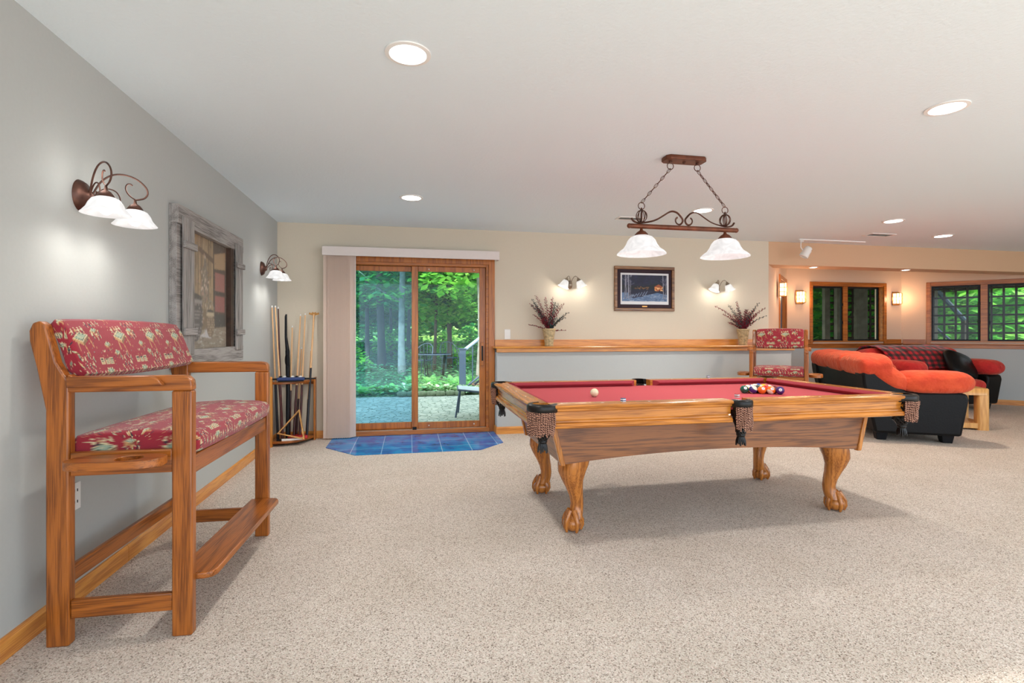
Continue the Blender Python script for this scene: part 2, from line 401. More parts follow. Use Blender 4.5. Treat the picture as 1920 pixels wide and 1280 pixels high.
def fabric():
    R = random.Random(3); cv = Canvas(160, 208, C(150, 30, 46))
    cream, green, tan, dk = C(206, 190, 150), C(120, 140, 118), C(190, 142, 92), C(50, 44, 54)
    def table(x, y, k=1):
        for (a, b, c_, d_) in ((-8, -2, -9, -30), (6, -8, 12, -42), (27, 4, 32, -22)): cv.line(x+a*k, y+b*k, x+c_*k, y+d_*k, 2.4*k, tan, True)
        cv.poly([(x-17*k, y+2*k), (x+6*k, y-9*k), (x+6*k, y-17*k), (x-15*k, y-6*k)], tan, True)
        cv.poly([(x+6*k, y-9*k), (x+28*k, y+7*k), (x+27*k, y), (x+6*k, y-17*k)], C(128, 92, 62), True)
        cv.poly([(x-18*k, y+2*k), (x+6*k, y-9*k), (x+29*k, y+8*k), (x+4*k, y+17*k)], cream, True)
        cv.poly([(x-13*k, y+2*k), (x+6*k, y-6*k), (x+24*k, y+7.5*k), (x+5*k, y+14*k)], C(84, 100, 88), True)
        cv.poly([(x-10*k, y+2.5*k), (x+6*k, y-4*k), (x+21*k, y+7.5*k), (x+5*k, y+12*k)], C(158, 172, 148), True)
        cv.line(x-4*k, y+8*k, x+10*k, y, 1.6*k, cream, True)
    def folk(x, y, k=1):
        c = R.choice([cream, dk, green, tan, cream]); cv.ell(x, y, 3.2*k, 6*k, c, True); cv.ell(x+R.uniform(-1, 1), y+8*k, 2.2*k, 2.6*k, cream, True)
        cv.line(x, y-4*k, x+R.uniform(-4, 2), y-14*k, 2.2*k, dk, True); cv.line(x+2, y-4*k, x+R.uniform(2, 6), y-13*k, 2*k, cream, True); cv.line(x, y+2, x+R.choice([-9, 9])*k, y-1, 1.7*k, cream, True)
    table(46, 150, 1.25)
    for k in range(4): folk(30+k*13, 176+R.uniform(-4, 4))
    for k in range(3): folk(100+k*14, 158+R.uniform(-5, 5), 1.15)
    table(108, 172, .6)
    bx, by = 92, 70
    for i in range(3):
        x0 = bx+i*19; h = 22-4*(i % 2); cv.poly([(x0, by), (x0+15, by), (x0+15, by+h), (x0, by+h)], cream, True)
        for j in range(3):
            cv.line(x0+1.5, by+4+j*6, x0+13.5, by+4+j*6, 3, dk, True)
            for q in range(3): cv.ell(x0+4+q*4, by+4+j*6, 1.4, 1.4, R.choice([green, tan]), True)
    table(bx+22, by-24, .72); 
    for k in range(6): folk(bx-12+k*15, by-30+R.uniform(-8, 8))
    cv.line(bx+20, by+44, bx+26, by+37, 2.6, cream, True); cv.line(bx+32, by+44, bx+26, by+37, 2.6, cream, True)
    cv.line(bx+16, by+30, bx+18, by+24, 2, tan, True); cv.line(bx+34, by+30, bx+32, by+24, 2, tan, True)
    for k in range(4): folk(10+k*16, 40+R.uniform(-12, 12), .9)
    table(28, 14, .6); table(140, 128, .55); table(10, 104, .5)
    for k in range(5): folk(8+k*15, 96+R.uniform(-10, 10), .9)
    for k in range(4): folk(96+k*16, 202+R.uniform(-8, 4), .9)
    for k in range(4): folk(20+k*14, 66+R.uniform(-8, 8), .85)
    for k in range(70): cv.ell(R.uniform(0, 160), R.uniform(0, 208), R.uniform(.8, 2.2), R.uniform(.8, 1.8), R.choice([cream, green, tan, dk]), True)
    return cv
FAB = fabric()
def cushion(name, length, prof, mat, parent, T, vflip=1, uo=0, vo=0, rnd=.03, res=.0035, tu=.26, tv=.27, base=None):
    """upholstered block: closed profile prof [(a,b)..] swept along local y by length; a,b -> x,z"""
    P = [Vector(p) for p in prof]; n = len(P); cum = [0]
    pts = []
    for i in range(n):
        a, b = P[i], P[(i+1) % n]; k = max(1, int((b-a).length/res))
        for j in range(k): pts.append(a.lerp(b, j/k))
    c = sum(pts, Vector((0, 0)))/len(pts); vv = [0]
    for i in range(1, len(pts)): vv.append(vv[-1]+(pts[i]-pts[i-1]).length)
    mb = MB(T); rings = []; st = []
    K = 5
    for i in range(K): st.append((rnd*(1-math.cos(PI/2*i/K)), rnd*(1-math.sin(PI/2*i/K))))
    m = int((length-2*rnd)/res)
    for i in range(m+1): st.append((rnd+(length-2*rnd)*i/m, 0))
    for i in range(1, K+1): st.append((length-rnd*(1-math.cos(PI/2*(1-i/K))), rnd*(1-math.cos(PI/2*i/K))))
    mnx = max((p-c).length for p in pts)
    for y, ins in st:
        ring = []
        bul = .012*math.sin(PI*min(max(y/length, 0), 1))**.5
        for p, v in zip(pts, vv):
            d = (p-c); q = c+d*(1+(bul-ins)/max(.04, d.length))
            ring.append((q.x, y, q.y))
            u = (y+uo)/tu*160; w = (v*vflip+vo)/tv*208
            mb.col.append(tuple(FAB.at(u, w))+(1,))
        rings.append(ring)
    for end in (0, 1):
        ref = rings[0] if end == 0 else rings[-1]; cx = sum(p[0] for p in ref)/len(ref); cz = sum(p[2] for p in ref)/len(ref); extra = []
        for k in (.93, .86, .79, .72, .65, .58, .51, .44, .37, .3, .23, .16, .08):
            q = [(cx+(p[0]-cx)*k, p[1], cz+(p[2]-cz)*k) for p in ref]; extra.append(q)
        cols = [[tuple(FAB.at((p[0]+.07)/tu*160, p[2]/tv*208))+(1,) for p in q] for q in extra]
        if end == 0:
            rings = extra[::-1]+rings; mb.col = [c_ for q in cols[::-1] for c_ in q]+mb.col
        else:
            rings = rings+extra; mb.col = mb.col+[c_ for q in cols for c_ in q]
    mb.loft(rings)
    return obj(name, mb, mat, parent, smooth=60)
def paintgrid(cv, w, h, T, res=.005):
    """flat painted rectangle, local x 0..w, z 0..h, facing -y"""
    nx, nz = int(w/res), int(h/res); mb = MB(T); v = []; f = []
    for j in range(nz+1):
        for i in range(nx+1):
            v.append((w*i/nx, 0, h*j/nz)); mb.col.append(tuple(cv.bil(i/nx*cv.w, j/nz*cv.h))+(1,))
    for j in range(nz):
        for i in range(nx):
            a = j*(nx+1)+i; f.append((a, a+1, a+nx+2, a+nx+1))
    mb.add(v, f); return mb

# ------------------------------------------------------------------ room shell
CEIL = 2.44
m = MB(); m.box(0, 14, -7, 6.15, -.1, 0); m.prism([(6.24, 6.15), (11.82, 6.15), (10.22, 7.75), (7.84, 7.75)], 'z', -.1, 0)
struct('floor', m, 'carpet')
m = MB(); m.box(-.15, 14, -.8, 8.2, CEIL, CEIL+.15)
struct('ceiling', m, 'ceiling')
m = MB(); m.box(-.15, 0, -2, 6.35, -.1, CEIL); struct('wall_left', m, 'wall_grey')
m = MB(); Y0, Y1 = 6.15, 6.33
m.box(0, .66, Y0, Y1, 0, CEIL); m.box(.66, 2.40, Y0, Y1, 2.03, CEIL); m.box(2.40, 2.47, Y0, Y1, 0, CEIL); m.box(2.47, 6.24, Y0, Y1, 1.03, CEIL)
struct('wall_back', m, 'wall_beige')
m = MB(); m.box(6.24, 14, 6.15, 6.45, 2.128, CEIL); struct('wall_header', m, plain('header_beige_warm_lit', C(212, 174, 140), .75, var=.012, scale=60, bmp=.04))  # warm lamp light mixed into the header's beige as colour
m = MB(); m.box(2.47, 6.45, 5.98, 6.149, 0, .965); m.box(2.4702, 6.24, 6.149, 6.33, 0, 1.03); struct('wall_half', m, 'wall_low')
m = MB(); m.box(11.82, 14, 6.15, 6.33, 0, 2.128); struct('wall_right', m, 'wall_beige')
m = MB(); m.box(12, 12.15, .5, 6.149, 0, CEIL-.0005); struct('wall_side_unseen', m, 'wall_beige')  # unseen side wall, added to hold back light from the right
# bay walls (upper beige tinted with painted lantern light, lower grey); angled walls use a frame with local x along the wall, y outward
def bay_wall(nm, origin, ang, length, openings, zsplit=.97):
    r = sroot(nm, origin, ang)
    up = MB(); lo = MB()
    xs = 0
    for (a, b, z0, z1) in sorted(openings):
        up.box(xs, a, 0, .18, zsplit, CEIL); lo.box(xs, a, 0, .18, 0, zsplit)
        up.box(a, b, 0, .18, z1, CEIL)
        if z0 > zsplit: up.box(a, b, 0, .18, zsplit, z0)
        if z0 > .1: lo.box(a, b, 0, .18, 0, zsplit)
        xs = b
    up.box(xs, length, 0, .18, zsplit, CEIL); lo.box(xs, length, 0, .18, 0, zsplit)
    obj('upper_wall', up, 'wall_warm_lit', r); obj('lower_wall', lo, 'wall_low', r)
    return r
D45 = 1.6*math.sqrt(2)
w1 = (8.34, 9.85, 1.05, 2.05)
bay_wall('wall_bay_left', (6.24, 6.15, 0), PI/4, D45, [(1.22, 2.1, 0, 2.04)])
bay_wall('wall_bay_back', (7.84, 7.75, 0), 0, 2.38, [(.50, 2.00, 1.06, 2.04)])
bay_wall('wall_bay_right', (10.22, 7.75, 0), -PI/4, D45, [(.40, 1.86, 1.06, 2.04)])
# baseboards
def base_poly(): return [(0, 0), (-.014, 0), (-.014, .07), (-.008, .085), (0, .085)]
m = MB(); m.prism([(-u, w) for u, w in base_poly()], 'y', -2, 3.02); m.prism([(-u, w) for u, w in base_poly()], 'y', 3.022, 6.149)
struct('baseboard_left', m, 'trim_y')
m = MB(); m.prism([(6.15+u, w) for u, w in base_poly()], 'x', .016, .575); struct('baseboard_back', m, 'trim_x')
m = MB(); m.prism([(5.98+u, w) for u, w in base_poly()], 'x', 2.462, 6.464); m.box(2.456, 2.469, 5.967, 6.12, 0, .085); struct('baseboard_half', m, 'trim_x')
m = MB(); m.box(0, 2.38, -.014, 0, 0, .085); b = struct('baseboard_bay_back', m, 'trim_x', loc=(7.84, 7.75, 0))
m = MB(); m.box(0, D45, -.014, 0, 0, .085); b = struct('baseboard_bay_right', m, 'trim_x', loc=(10.22, 7.75, 0), rot=(0, 0, -PI/4))
# shelf ledge on the half wall
r = thing('wooden_ledge', 'long honey oak ledge running along the beige wall behind the pool table', 'ledge', (2.44, 5.95, .96))
m = MB(); m.prism([(-.035, .055), (-.04, .065), (-.035, .075), (.198, .075), (.198, .055)], 'x', -.0, 4.03); obj('shelf_board', m, 'trim_x', r)
m = MB(); m.prism([(-.0, .006), (-.012, .012), (-.012, .05), (-.02, .055), (.028, .055), (.028, .006)], 'x', .02, 4.03); obj('fascia', m, 'trim_x', r)
m = MB(); m.box(.03, 3.80, .182, .198, .0755, .155); obj('back_rail', m, 'trim_x', r)
# rails round the bay
def rail(nm, origin, ang, length, skip=None):
    m = MB(); m.prism([(0, .93), (-.018, .935), (-.018, .99), (-.04, 1.0), (-.04, 1.015), (0, 1.015)], 'x', .0, length)
    segs = [(0, skip[0]), (skip[1], length)] if skip else [(0, length)]
    for a, b in segs:
        if b-a > .02: m.box(a, b, -.014, 0, 1.015, 1.085)
    o = struct(nm, m, 'door_x', loc=origin, rot=(0, 0, ang)); return o
rail('trim_1', (7.86, 7.75, 0), 0, 2.345, (.43, 2.03)); rail('trim_2', (10.235, 7.735, 0), -PI/4, D45-.02, (.32, 1.92))

# tile landing in front of the sliding door
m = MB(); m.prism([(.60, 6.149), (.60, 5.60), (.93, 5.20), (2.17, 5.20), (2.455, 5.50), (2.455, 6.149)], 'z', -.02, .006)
tag(obj('tile_landing', m, 'tile'), 'glossy slate tile landing painted sky-reflection blue with clipped corners in front of the sliding door', 'tile floor')

# ------------------------------------------------------------------ sliding patio door
d = sroot('door_1', (0, 6.15, 0))
m = MB(); m.box(.585, .66, -.02, -.001, 0, 2.10); m.box(2.392, 2.466, -.02, -.001, .001, 2.10); m.box(.585, 2.466, -.0201, -.001, 2.02, 2.10)
obj('casing', m, 'door_z', d, bevel=.004)
m = MB(); m.box(.6605, .70, 0, .16, .02, 2.029); m.box(2.362, 2.399, 0, .16, .02, 2.029); m.box(.70, 2.362, 0, .16, 1.99, 2.029); m.box(.6605, 2.399, -.03, .17, .0065, .055)
obj('door_frame', m, 'door_x', d, bevel=.003)
m = MB(); m.box(.70, 2.362, .005, .022, .055, .062); obj('track', m, 'nickel', d)
def sash(nm, x0, x1, y, gl):
    m = MB(); w = .075; z0, z1 = .058, 1.988
    m.box(x0, x0+w, y, y+.04, z0, z1); m.box(x1-w, x1, y, y+.04, z0, z1)
    m.box(x0+w, x1-w, y+.0005, y+.0395, z1-.06, z1); m.box(x0+w, x1-w, y+.0005, y+.0395, z0, z0+.075)
    o = obj(nm, m, 'door_z', d, bevel=.004)
    m = MB(); m.box(x0+w, x1-w, y+.017, y+.023, z0+.07, z1-.055); g = obj('glass_pane', m, gl, o); return o
s1 = sash('fixed_panel', .71, 1.552, .09, 'screen'); s2 = sash('sliding_panel', 1.478, 2.362, .035, 'glass')
m = MB(); m.box(2.30, 2.336, .005, .034, .80, 1.08); h = obj('door_handle', m, 'door_z', d, bevel=.004)
m = MB(); m.box(2.309, 2.327, .001, .0049, .86, 1.04); tag(obj('grip', m, 'blackmetal', h), 'black recessed grip')
m = MB(); m.box(1.488, 1.535, .0, .034, .02, .085); tag(obj('latch', m, 'blackmetal', d), 'dark foot latch')
for x, z in ((1.68, 1.955), (2.22, 1.955), (1.68, .095), (2.22, .095)):
    m = MB(); m.ball((x, .034, z), .008, 8); obj('screw_cap', m, 'white', d)

# vertical blind stacked at the left of the door
r = thing('vertical_blind', 'cream vertical blind drawn to the left of the sliding door under a white valance', 'blind', (0, 6.15, 0))
m = MB(); m.box(.50, 2.50, -.16, -.145, 2.062, 2.162); m.box(.50, .512, -.145, -.022, 2.062, 2.162); m.box(2.488, 2.50, -.145, -.022, 2.062, 2.162); m.box(.512, 2.488, -.1449, -.022, 2.15, 2.1615)
obj('valance', m, 'valance', r, bevel=.002)
m = MB(); m.box(.53, 2.47, -.11, -.075, 2.11, 2.149); obj('head_rail', m, 'white', r)
for i in range(24):
    x = .535+i*.0125; a = math.radians(46 if i > 3 else 24)
    if i <= 3: x = .545+i*.018
    T = Matrix.Translation((x, -.092, 0)) @ Matrix.Rotation(a, 4, 'Z')
    m = MB(T); m.prism([(-.043, -.0006), (0, .004), (.043, -.0006), (.043, .0006), (0, .0052), (-.043, .0006)], 'z', .012+(i % 2)*.003, 2.11)
    obj('slat', m, 'slat', r)
m = MB(); m.tube([(.853, -.10, 2.10), (.853, -.10, 1.2), (.853, -.10, .75)], .0025, 6); obj('wand', m, 'white', r)

# ------------------------------------------------------------------ bay windows and side door
def casement(nm, origin, ang, x0, x1, z0, z1):
    r = sroot(nm, origin, ang)
    c = .055
    m = MB(); m.box(x0-c, x0, -.018, 0, 1.015, z1+c); m.box(x1, x1+c, -.018, 0, 1.015, z1+c); m.box(x0, x1, -.0179, 0, z1, z1+c)
    obj('window_frame', m, 'door_x', r, bevel=.003)
    m = MB(); m.box(x0, x0+.015, 0, .13, z0, z1); m.box(x1-.015, x1, 0, .13, z0, z1); m.box(x0+.015, x1-.015, 0, .13, z1-.015, z1); m.box(x0, x1, -.03, .13, z0-.02, z0)
    mid = (x0+x1)/2; m.box(mid-.045, mid+.045, .06, .13, z0, z1-.015); obj('jamb', m, 'door_x', r)
    for a, b in ((x0+.016, mid-.046), (mid+.046, x1-.016)):
        m = MB(); t = .028
        m.box(a, a+t, .08, .105, z0+.001, z1-.016); m.box(b-t, b, .08, .105, z0+.001, z1-.016); m.box(a+t, b-t, .08, .105, z0+.001, z0+t); m.box(a+t, b-t, .08, .105, z1-.016-t, z1-.016)
        s = obj('sash', m, 'blackmetal', r)
        m = MB(); m.box(a+t, b-t, .09, .094, z0+t, z1-.016-t); obj('glass_pane', m, 'glass', s)
        for k, z in ((0, z0+.3), (1, z0+.62)):
            m = MB(); xx = (b-t/2) if a < mid-.2 else (a+t/2)
            m.box(xx-.02, xx+.02, .068, .0795, z, z+.05); obj('latch', m, 'blackmetal', r)
    return r
casement('window_1', (7.84, 7.75, 0), 0, .51, 1.99, 1.06, 2.04)
casement('window_2', (10.22, 7.75, 0), -PI/4, .41, 1.85, 1.06, 2.04)
r = sroot('door_2', (6.24, 6.15, 0), PI/4)
m = MB(); m.box(1.15, 1.22, -.018, 0, 0, 2.11); m.box(2.1, 2.17, -.018, 0, 0, 2.11); m.box(1.22, 2.1, -.0179, 0, 2.04, 2.11); obj('casing', m, 'door_z', r, bevel=.003)
m = MB(); m.box(1.22, 1.25, 0, .15, 0, 2.04); m.box(2.07, 2.1, 0, .15, 0, 2.04); m.box(1.25, 2.07, 0, .15, 2.01, 2.04); obj('door_frame', m, 'door_z', r)
m = MB(); m.box(1.26, 1.37, .05, .09, .01, 2.005); m.box(1.95, 2.06, .05, .09, .01, 2.005); m.box(1.37, 1.95, .05, .09, 1.89, 2.005); m.box(1.37, 1.95, .05, .09, .01, .25); obj('door_leaf', m, 'bluemetal', r, bevel=.003)
m = MB(); m.box(1.37, 1.95, .066, .072, .25, 1.89); obj('glass_pane', m, 'glassdark', r)
m = MB()
for z in (.3, 1.05, 1.75): m.tube([(1.256, .042, z), (1.256, .042, z+.09)], .008, 8)
obj('hinge', m, 'blackmetal', r)

# ------------------------------------------------------------------ spectator bench and chair
def spectator(name, label, cat, loc, rz, W, near_tray=True):
    """faces local +x; width W along y (0..W); back at x ~ .06"""
    r = thing(name, label, cat, loc, rz)
    t = .042
    bp = [(.105, 0), (.105, .90), (.075, 1.06), (.052, 1.16), (.050, 1.20), (.062, 1.23), (.085, 1.238), (.103, 1.225), (.118, 1.17), (.140, 1.08), (.165, 1.035), (.183, 1.01), (.183, 0)]
    for y in (0, W-t):
        m = MB(); m.prism(bp, 'y', y, y+t); obj('leg', m, 'oak_z', r, bevel=.007, segs=3)
        m = MB(); m.box(.539, .613, y, y+t, 0, .965); obj('leg', m, 'oak_z', r, bevel=.007, segs=3)
        ap = [(.178, .965), (.178, 1.035), (.19, 1.026), (.575, 1.026), (.597, 1.02), (.611, 1.005), (.613, .985), (.613, .9655)]
        m = MB(); m.prism(ap, 'y', y, y+t); obj('armrest', m, 'oak_x', r, bevel=.006, segs=3)
        s = -1 if y == 0 else 1
        yo = y if y == 0 else y+t
        m = MB(); a, b = sorted((yo+s*.001, yo+s*.028))
        m.prism([(.19, .985), (.19, 1.0255), (.47, 1.0255), (.50, 1.015), (.52, .99)], 'y', a, b); o = obj('cue_holder', m, 'oak_x', r, bevel=.004)
        m = MB()
        for hx in (.30, .44): m.lathe([(.011, .979), (.011, .984)], 12, (hx, yo+s*.03, 0), None, True)
        # side rails
        m = MB(); m.box(.1835, .5385, y+.006, y+t-.006, .645, .735); obj('side_rail', m, 'oak_x', r, bevel=.004)
        m = MB(); m.box(.1835, .5385, y+.008, y+t-.008, .10, .17); obj('stretcher', m, 'oak_x', r, bevel=.005)
        # tray with cup hole: outline with hole -> ring surface
        outl = []; hole = []; K = 40; cx, cy = .43, .078
        for k in range(K):
            a = 2*PI*k/K
            ux, uy = math.cos(a), math.sin(a)
            # rounded tray outline
            px = .385+(.165*math.copysign(abs(ux)**.6, ux)); py = .072+(.07*math.copysign(abs(uy)**.75, uy))
            outl.append((px, py))
        for k in range(K):
            ox, oy = outl[k]; d_ = math.hypot(ox-cx, oy-cy); hole.append((cx+(ox-cx)/d_*.045, cy+(oy-cy)/d_*.045))
        Y = lambda q: yo+s*(q+.001)
        z0, z1 = .695, .726
        rings = [[(x, Y(q), z0) for x, q in outl], [(x, Y(q), z1) for x, q in outl], [(x, Y(q), z1) for x, q in hole], [(x, Y(q), z0+.006) for x, q in hole]]
        m = MB(); m.loft(rings, cap=True); obj('drink_tray', m, 'oak_x', r, bevel=.003)
    m = MB(); m.box(.575, .6, t+.001, W-t-.001, .625, .70); obj('front_rail', m, 'oak_y', r, bevel=.004)
    m = MB(); m.box(.125, .15, t+.001, W-t-.001, .635, .715); obj('back_rail', m, 'oak_y', r, bevel=.004)
    m = MB(); m.box(.108, .13, t+.001, W-t-.001, .195, .262); obj('back_stretcher', m, 'oak_y', r, bevel=.004)
    fo = [(.52, t+.001), (.64, t+.001), (.668, t+.012), (.68, t+.04), (.68, W-t-.04), (.668, W-t-.012), (.64, W-t-.001), (.52, W-t-.001)]
    m = MB(); m.prism(fo, 'z', .20, .226); obj('footrest', m, 'oak_y', r, bevel=.006, segs=3)
    # cushions
    L_ = W-2*t-.006
    sp = [(.612, .715), (.622, .74), (.622, .77), (.605, .79), (.56, .80), (.40, .806), (.25, .80), (.18, .79), (.165, .77), (.165, .72), (.20, .705), (.59, .705)]
    cushion('seat_cushion', L_, sp, 'paint', r, Matrix.Translation((0, t+.003, 0)), vo=.02, uo=.03, rnd=.02)
    bc = [(.215, 1.035), (.205, 1.06), (.175, 1.14), (.150, 1.205), (.128, 1.236), (.10, 1.242), (.086, 1.225), (.10, 1.20), (.135, 1.09), (.15, 1.04), (.175, 1.02), (.20, 1.018)]
    cushion('back_cushion', L_, bc, 'paint', r, Matrix.Translation((0, t+.003, 0)), vo=.055, uo=.03, rnd=.02)
    return r
spectator('spectator_bench', 'tall oak spectator bench with burgundy billiard print cushions against the grey wall', 'bench', (0.0, 2.245, 0), math.radians(-1.55), 1.045)
ca = math.atan2(-.76, -.65); W_ = .60
cpos = Vector((5.58, 5.14, 0)); ax = Vector((math.cos(ca), math.sin(ca), 0)); ay = Vector((-math.sin(ca), math.cos(ca), 0))
cl = cpos-ax*.576-ay*W_/2
spectator('spectator_chair', 'single oak spectator chair with burgundy print cushions behind the pool table', 'chair', (cl.x, cl.y, 0), ca, W_)

# ------------------------------------------------------------------ pool table
PT = thing('pool_table', 'oak pool table with red cloth, fringed leather pockets and claw feet', 'pool table', (3.345, 3.34, 0))
HX, HY, ZT = 1.25, .70, .80
wp = [(-.105, .806), (-.02, .806), (-.004, .802), (0, .795), (-.004, .786), (-.014, .781), (-.016, .771), (-.030, .765), (-.032, .722), (-.026, .716), (-.026, .708), (-.014, .702), (-.008, .690), (-.010, .680), (-.02, .675), (-.09, .675), (-.09, .70), (-.105, .76)]
cp = [(-.1055, .804), (-.135, .799), (-.150, .789), (-.150, .784), (-.128, .762), (-.1055, .762)]
def rail_seg(a0, a1, side, pr, nm, mt, mit=0):
    m = MB()
    def P(o, z, a):
        if side == 'n': return (a, -HY-o, z)
        if side == 'f': return (a, HY+o, z)
        if side == 'l': return (-HX-o, a, z)
        return (HX+o, a, z)
    ra = [P(o, z, a0+(mit*max(0, -o-.1055) if mit else 0)) for o, z in pr]; rb = [P(o, z, a1-(mit*max(0, -o-.1055) if mit else 0)) for o, z in pr]
    m.loft([ra, rb]); return obj(nm, m, mt, PT, smooth=35 if nm == 'rail' else 0)
CO, SD = .105, .062
for side in 'nf':
    for a0, a1 in ((-HX+CO, -SD), (SD, HX-CO)):
        rail_seg(a0, a1, side, wp, 'rail', 'table_x'); rail_seg(a0+.02, a1-.02, side, cp, 'rail_cushion', 'felt_dark', .9)
for side in 'lr':
    rail_seg(-HY+CO, HY-CO, side, wp, 'rail', 'table_y'); rail_seg(-HY+CO+.02, HY-CO-.02, side, cp, 'rail_cushion', 'felt_dark', .9)
m = MB(); m.box(-HX+.108, HX-.108, -HY+.108, HY-.108, .735, .7615); obj('playing_bed', m, 'felt', PT)
m = MB()
# sights (diamonds) on rails
for side, rng in (('n', 1), ('f', 1)):
    for k in (-3, -2, -1, 1, 2, 3):
        x = k*.28; y = -HY+.055 if side == 'n' else HY-.055; m = MB()
        m.add([(x-.012, y, .8063), (x, y-.006, .8063), (x+.012, y, .8063), (x, y+.006, .8063)], [(0, 1, 2, 3)]); obj('sight', m, 'paper', PT, recalc=False)
for k in (-1, 0, 1):
    for x in (-HX+.055, HX-.055):
        y = k*.28; m = MB(); m.add([(x-.006, y, .8063), (x, y-.012, .8063), (x+.006, y, .8063), (x, y+.012, .8063)], [(0, 1, 2, 3)]); obj('sight', m, 'paper', PT, recalc=False)
# cabinet
def quad_ring(hx, hy, z): return [(-hx, -hy, z), (hx, -hy, z), (hx, hy, z), (-hx, hy, z)]
m = MB(); K = 24
top = [(-1.09, .675)]+[(1.09, .675)]
bot = [(1.02-2.04*i/K, .425+.05*(1-((i/K-.5)*2)**2)) for i in range(K+1)]
poly = [(-1.08, .674), (1.08, .674)]+bot
for y0, y1 in ((-.47, -.445), (.445, .47)):
    m.prism(poly, 'y', y0, y1)
m.box(-1.04, 1.04, -.445, .445, .60, .674)
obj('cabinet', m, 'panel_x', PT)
for s in (-1, 1):
    m = MB(); m.loft([[(s*1.08, -.444, .674), (s*1.055, -.444, .674), (s*1.055, .444, .674), (s*1.08, .444, .674)], [(s*1.02, -.444, .425), (s*.995, -.444, .425), (s*.995, .444, .425), (s*1.02, .444, .425)]])
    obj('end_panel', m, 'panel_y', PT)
for sx in (-1, 1):
    for sy in (-1, 1):
        m = MB(); q = lambda x, z: [(sx*x, sy*.446, z), (sx*(x+.03), sy*.446, z), (sx*(x+.03), sy*.480, z), (sx*x, sy*.480, z)]
        m.loft([q(1.062, .6745), q(1.0, .418)]); obj('corner_post', m, 'table_z', PT, bevel=.005)
# cabriole legs with ball and claw feet
def leg(sx, sy):
    m = MB(); o = Vector((sx, sy*.55, 0)).normalized(); w = Vector((-o.y, o.x, 0))
    prof = [(.432, 0, .085, .085, .25), (.40, .008, .085, .083, .3), (.36, .018, .079, .076, .5), (.31, .014, .064, .062, .7), (.26, -.002, .052, .050, .85), (.21, -.018, .044, .042, 1), (.165, -.026, .040, .039, 1), (.13, -.022, .041, .041, 1), (.10, -.008, .048, .048, 1), (.08, .002, .050, .052, 1)]
    rings = []
    for z, off, ra, rb, rd in prof:
        ring = []
        for j in range(24):
            a = 2*PI*j/24; p = .55+.45*rd
            ca_, sa_ = math.cos(a), math.sin(a)
            ring.append(o*(off+ra*math.copysign(abs(ca_)**p, ca_))+w*(rb*math.copysign(abs(sa_)**p, sa_))+Vector((0, 0, z)))
        rings.append(ring)
    m.loft(rings)
    fc = o*.012+Vector((0, 0, .048)); m.ball(fc, .054, 20, (1.12, 1.12, .88))
    for a in (0, 1.25, -1.25, 2.6, -2.6):
        d_ = o*math.cos(a)+w*math.sin(a)
        pts = [fc+d_*.02+Vector((0, 0, .075)), fc+d_*.043+Vector((0, 0, .045)), fc+d_*.057+Vector((0, 0, .018)), fc+d_*.060+Vector((0, 0, -.012)), fc+d_*.050+Vector((0, 0, -.042))]
        wd = w*math.cos(a)-o*math.sin(a)
        m.tube(pts, [.018, .0165, .0145, .0125, .008], 10)
    b = obj('leg', m, 'tableleg', PT, smooth=50, loc=(sx*.915, sy*.37, 0))
    return b
for sx in (-1, 1):
    for sy in (-1, 1): leg(sx, sy)
# pockets
def pocket(cx, cy, ang, corner=True):
    """outward direction ang; leather collar arc, fringe strands, net and tassel"""
    R_ = .088 if corner else .066; half = math.radians(128 if corner else 92)
    r0 = MB(); K = 22; col = []
    f = Vector((math.cos(ang), math.sin(ang), 0))
    pf = [(.000, .809), (.022, .808), (.030, .798), (.030, .770), (.022, .762), (.010, .766), (.004, .79)]
    rings = []
    for i in range(K+1):
        a = ang-half+2*half*i/K
        d_ = Vector((math.cos(a), math.sin(a), 0)); c = Vector((cx, cy, 0))
        rings.append([c+d_*(R_-.03+o_)+Vector((0, 0, z)) for o_, z in pf])
    r0.loft(rings); pk = obj('pocket', r0, 'leather_green', PT, smooth=50)
    fr = MB(); rnd = random.Random(int(cx*100)+5)
    fh = half*(.62 if corner else .60); n = 19 if corner else 12
    for layer in (0, 1):
        for i in range(n):
            a = ang-fh+2*fh*(i+.5*layer)/(n-1); d_ = Vector((math.cos(a), math.sin(a), 0))
            ln = (.125 if corner else .13)+rnd.uniform(-.012, .01); pts = []
            for q in range(7):
                t_ = q/6; pts.append(Vector((cx, cy, 0))+d_*(R_-.004-.006*layer+.004*math.sin(t_*5+i)-.006*t_)+Vector((rnd.uniform(-.002, .002), rnd.uniform(-.002, .002), .768-ln*t_)))
            fr.tube(pts, [.0048, .0058, .0048, .0058, .0048, .0056, .004], 6)
    obj('fringe', fr, 'fringe', pk, smooth=60)
    nt = MB(); prof = [(R_-.028, .762), (R_-.022, .72), (R_-.026, .68), (R_-.04, .645), (.026, .62), (.020, .605)]
    for k in range(11):
        for sgn in (1, -1):
            pts = [(cx+rr*math.cos(2*PI*k/11+sgn*.5*q), cy+rr*math.sin(2*PI*k/11+sgn*.5*q), z) for q, (rr, z) in enumerate(prof)]
            nt.tube(pts, .0048, 5)
    obj('net', nt, 'leather_green', pk)
    ts = MB(); ts.lathe([(.022, .612), (.026, .60), (.020, .59), (.024, .578)], 12, (cx, cy, 0), None, True)
    for k in range(14):
        a = 2*PI*k/14; ts.tube([(cx+.017*math.cos(a), cy+.017*math.sin(a), .59), (cx+.024*math.cos(a), cy+.024*math.sin(a), .565), (cx+.025*math.cos(a), cy+.025*math.sin(a), .54+.008*(k % 3))], .005, 5)
    obj('tassel', ts, 'leather_green', pk)
for sx in (-1, 1):
    for sy in (-1, 1): pocket(sx*(HX-.072), sy*(HY-.072), math.atan2(sy, sx))
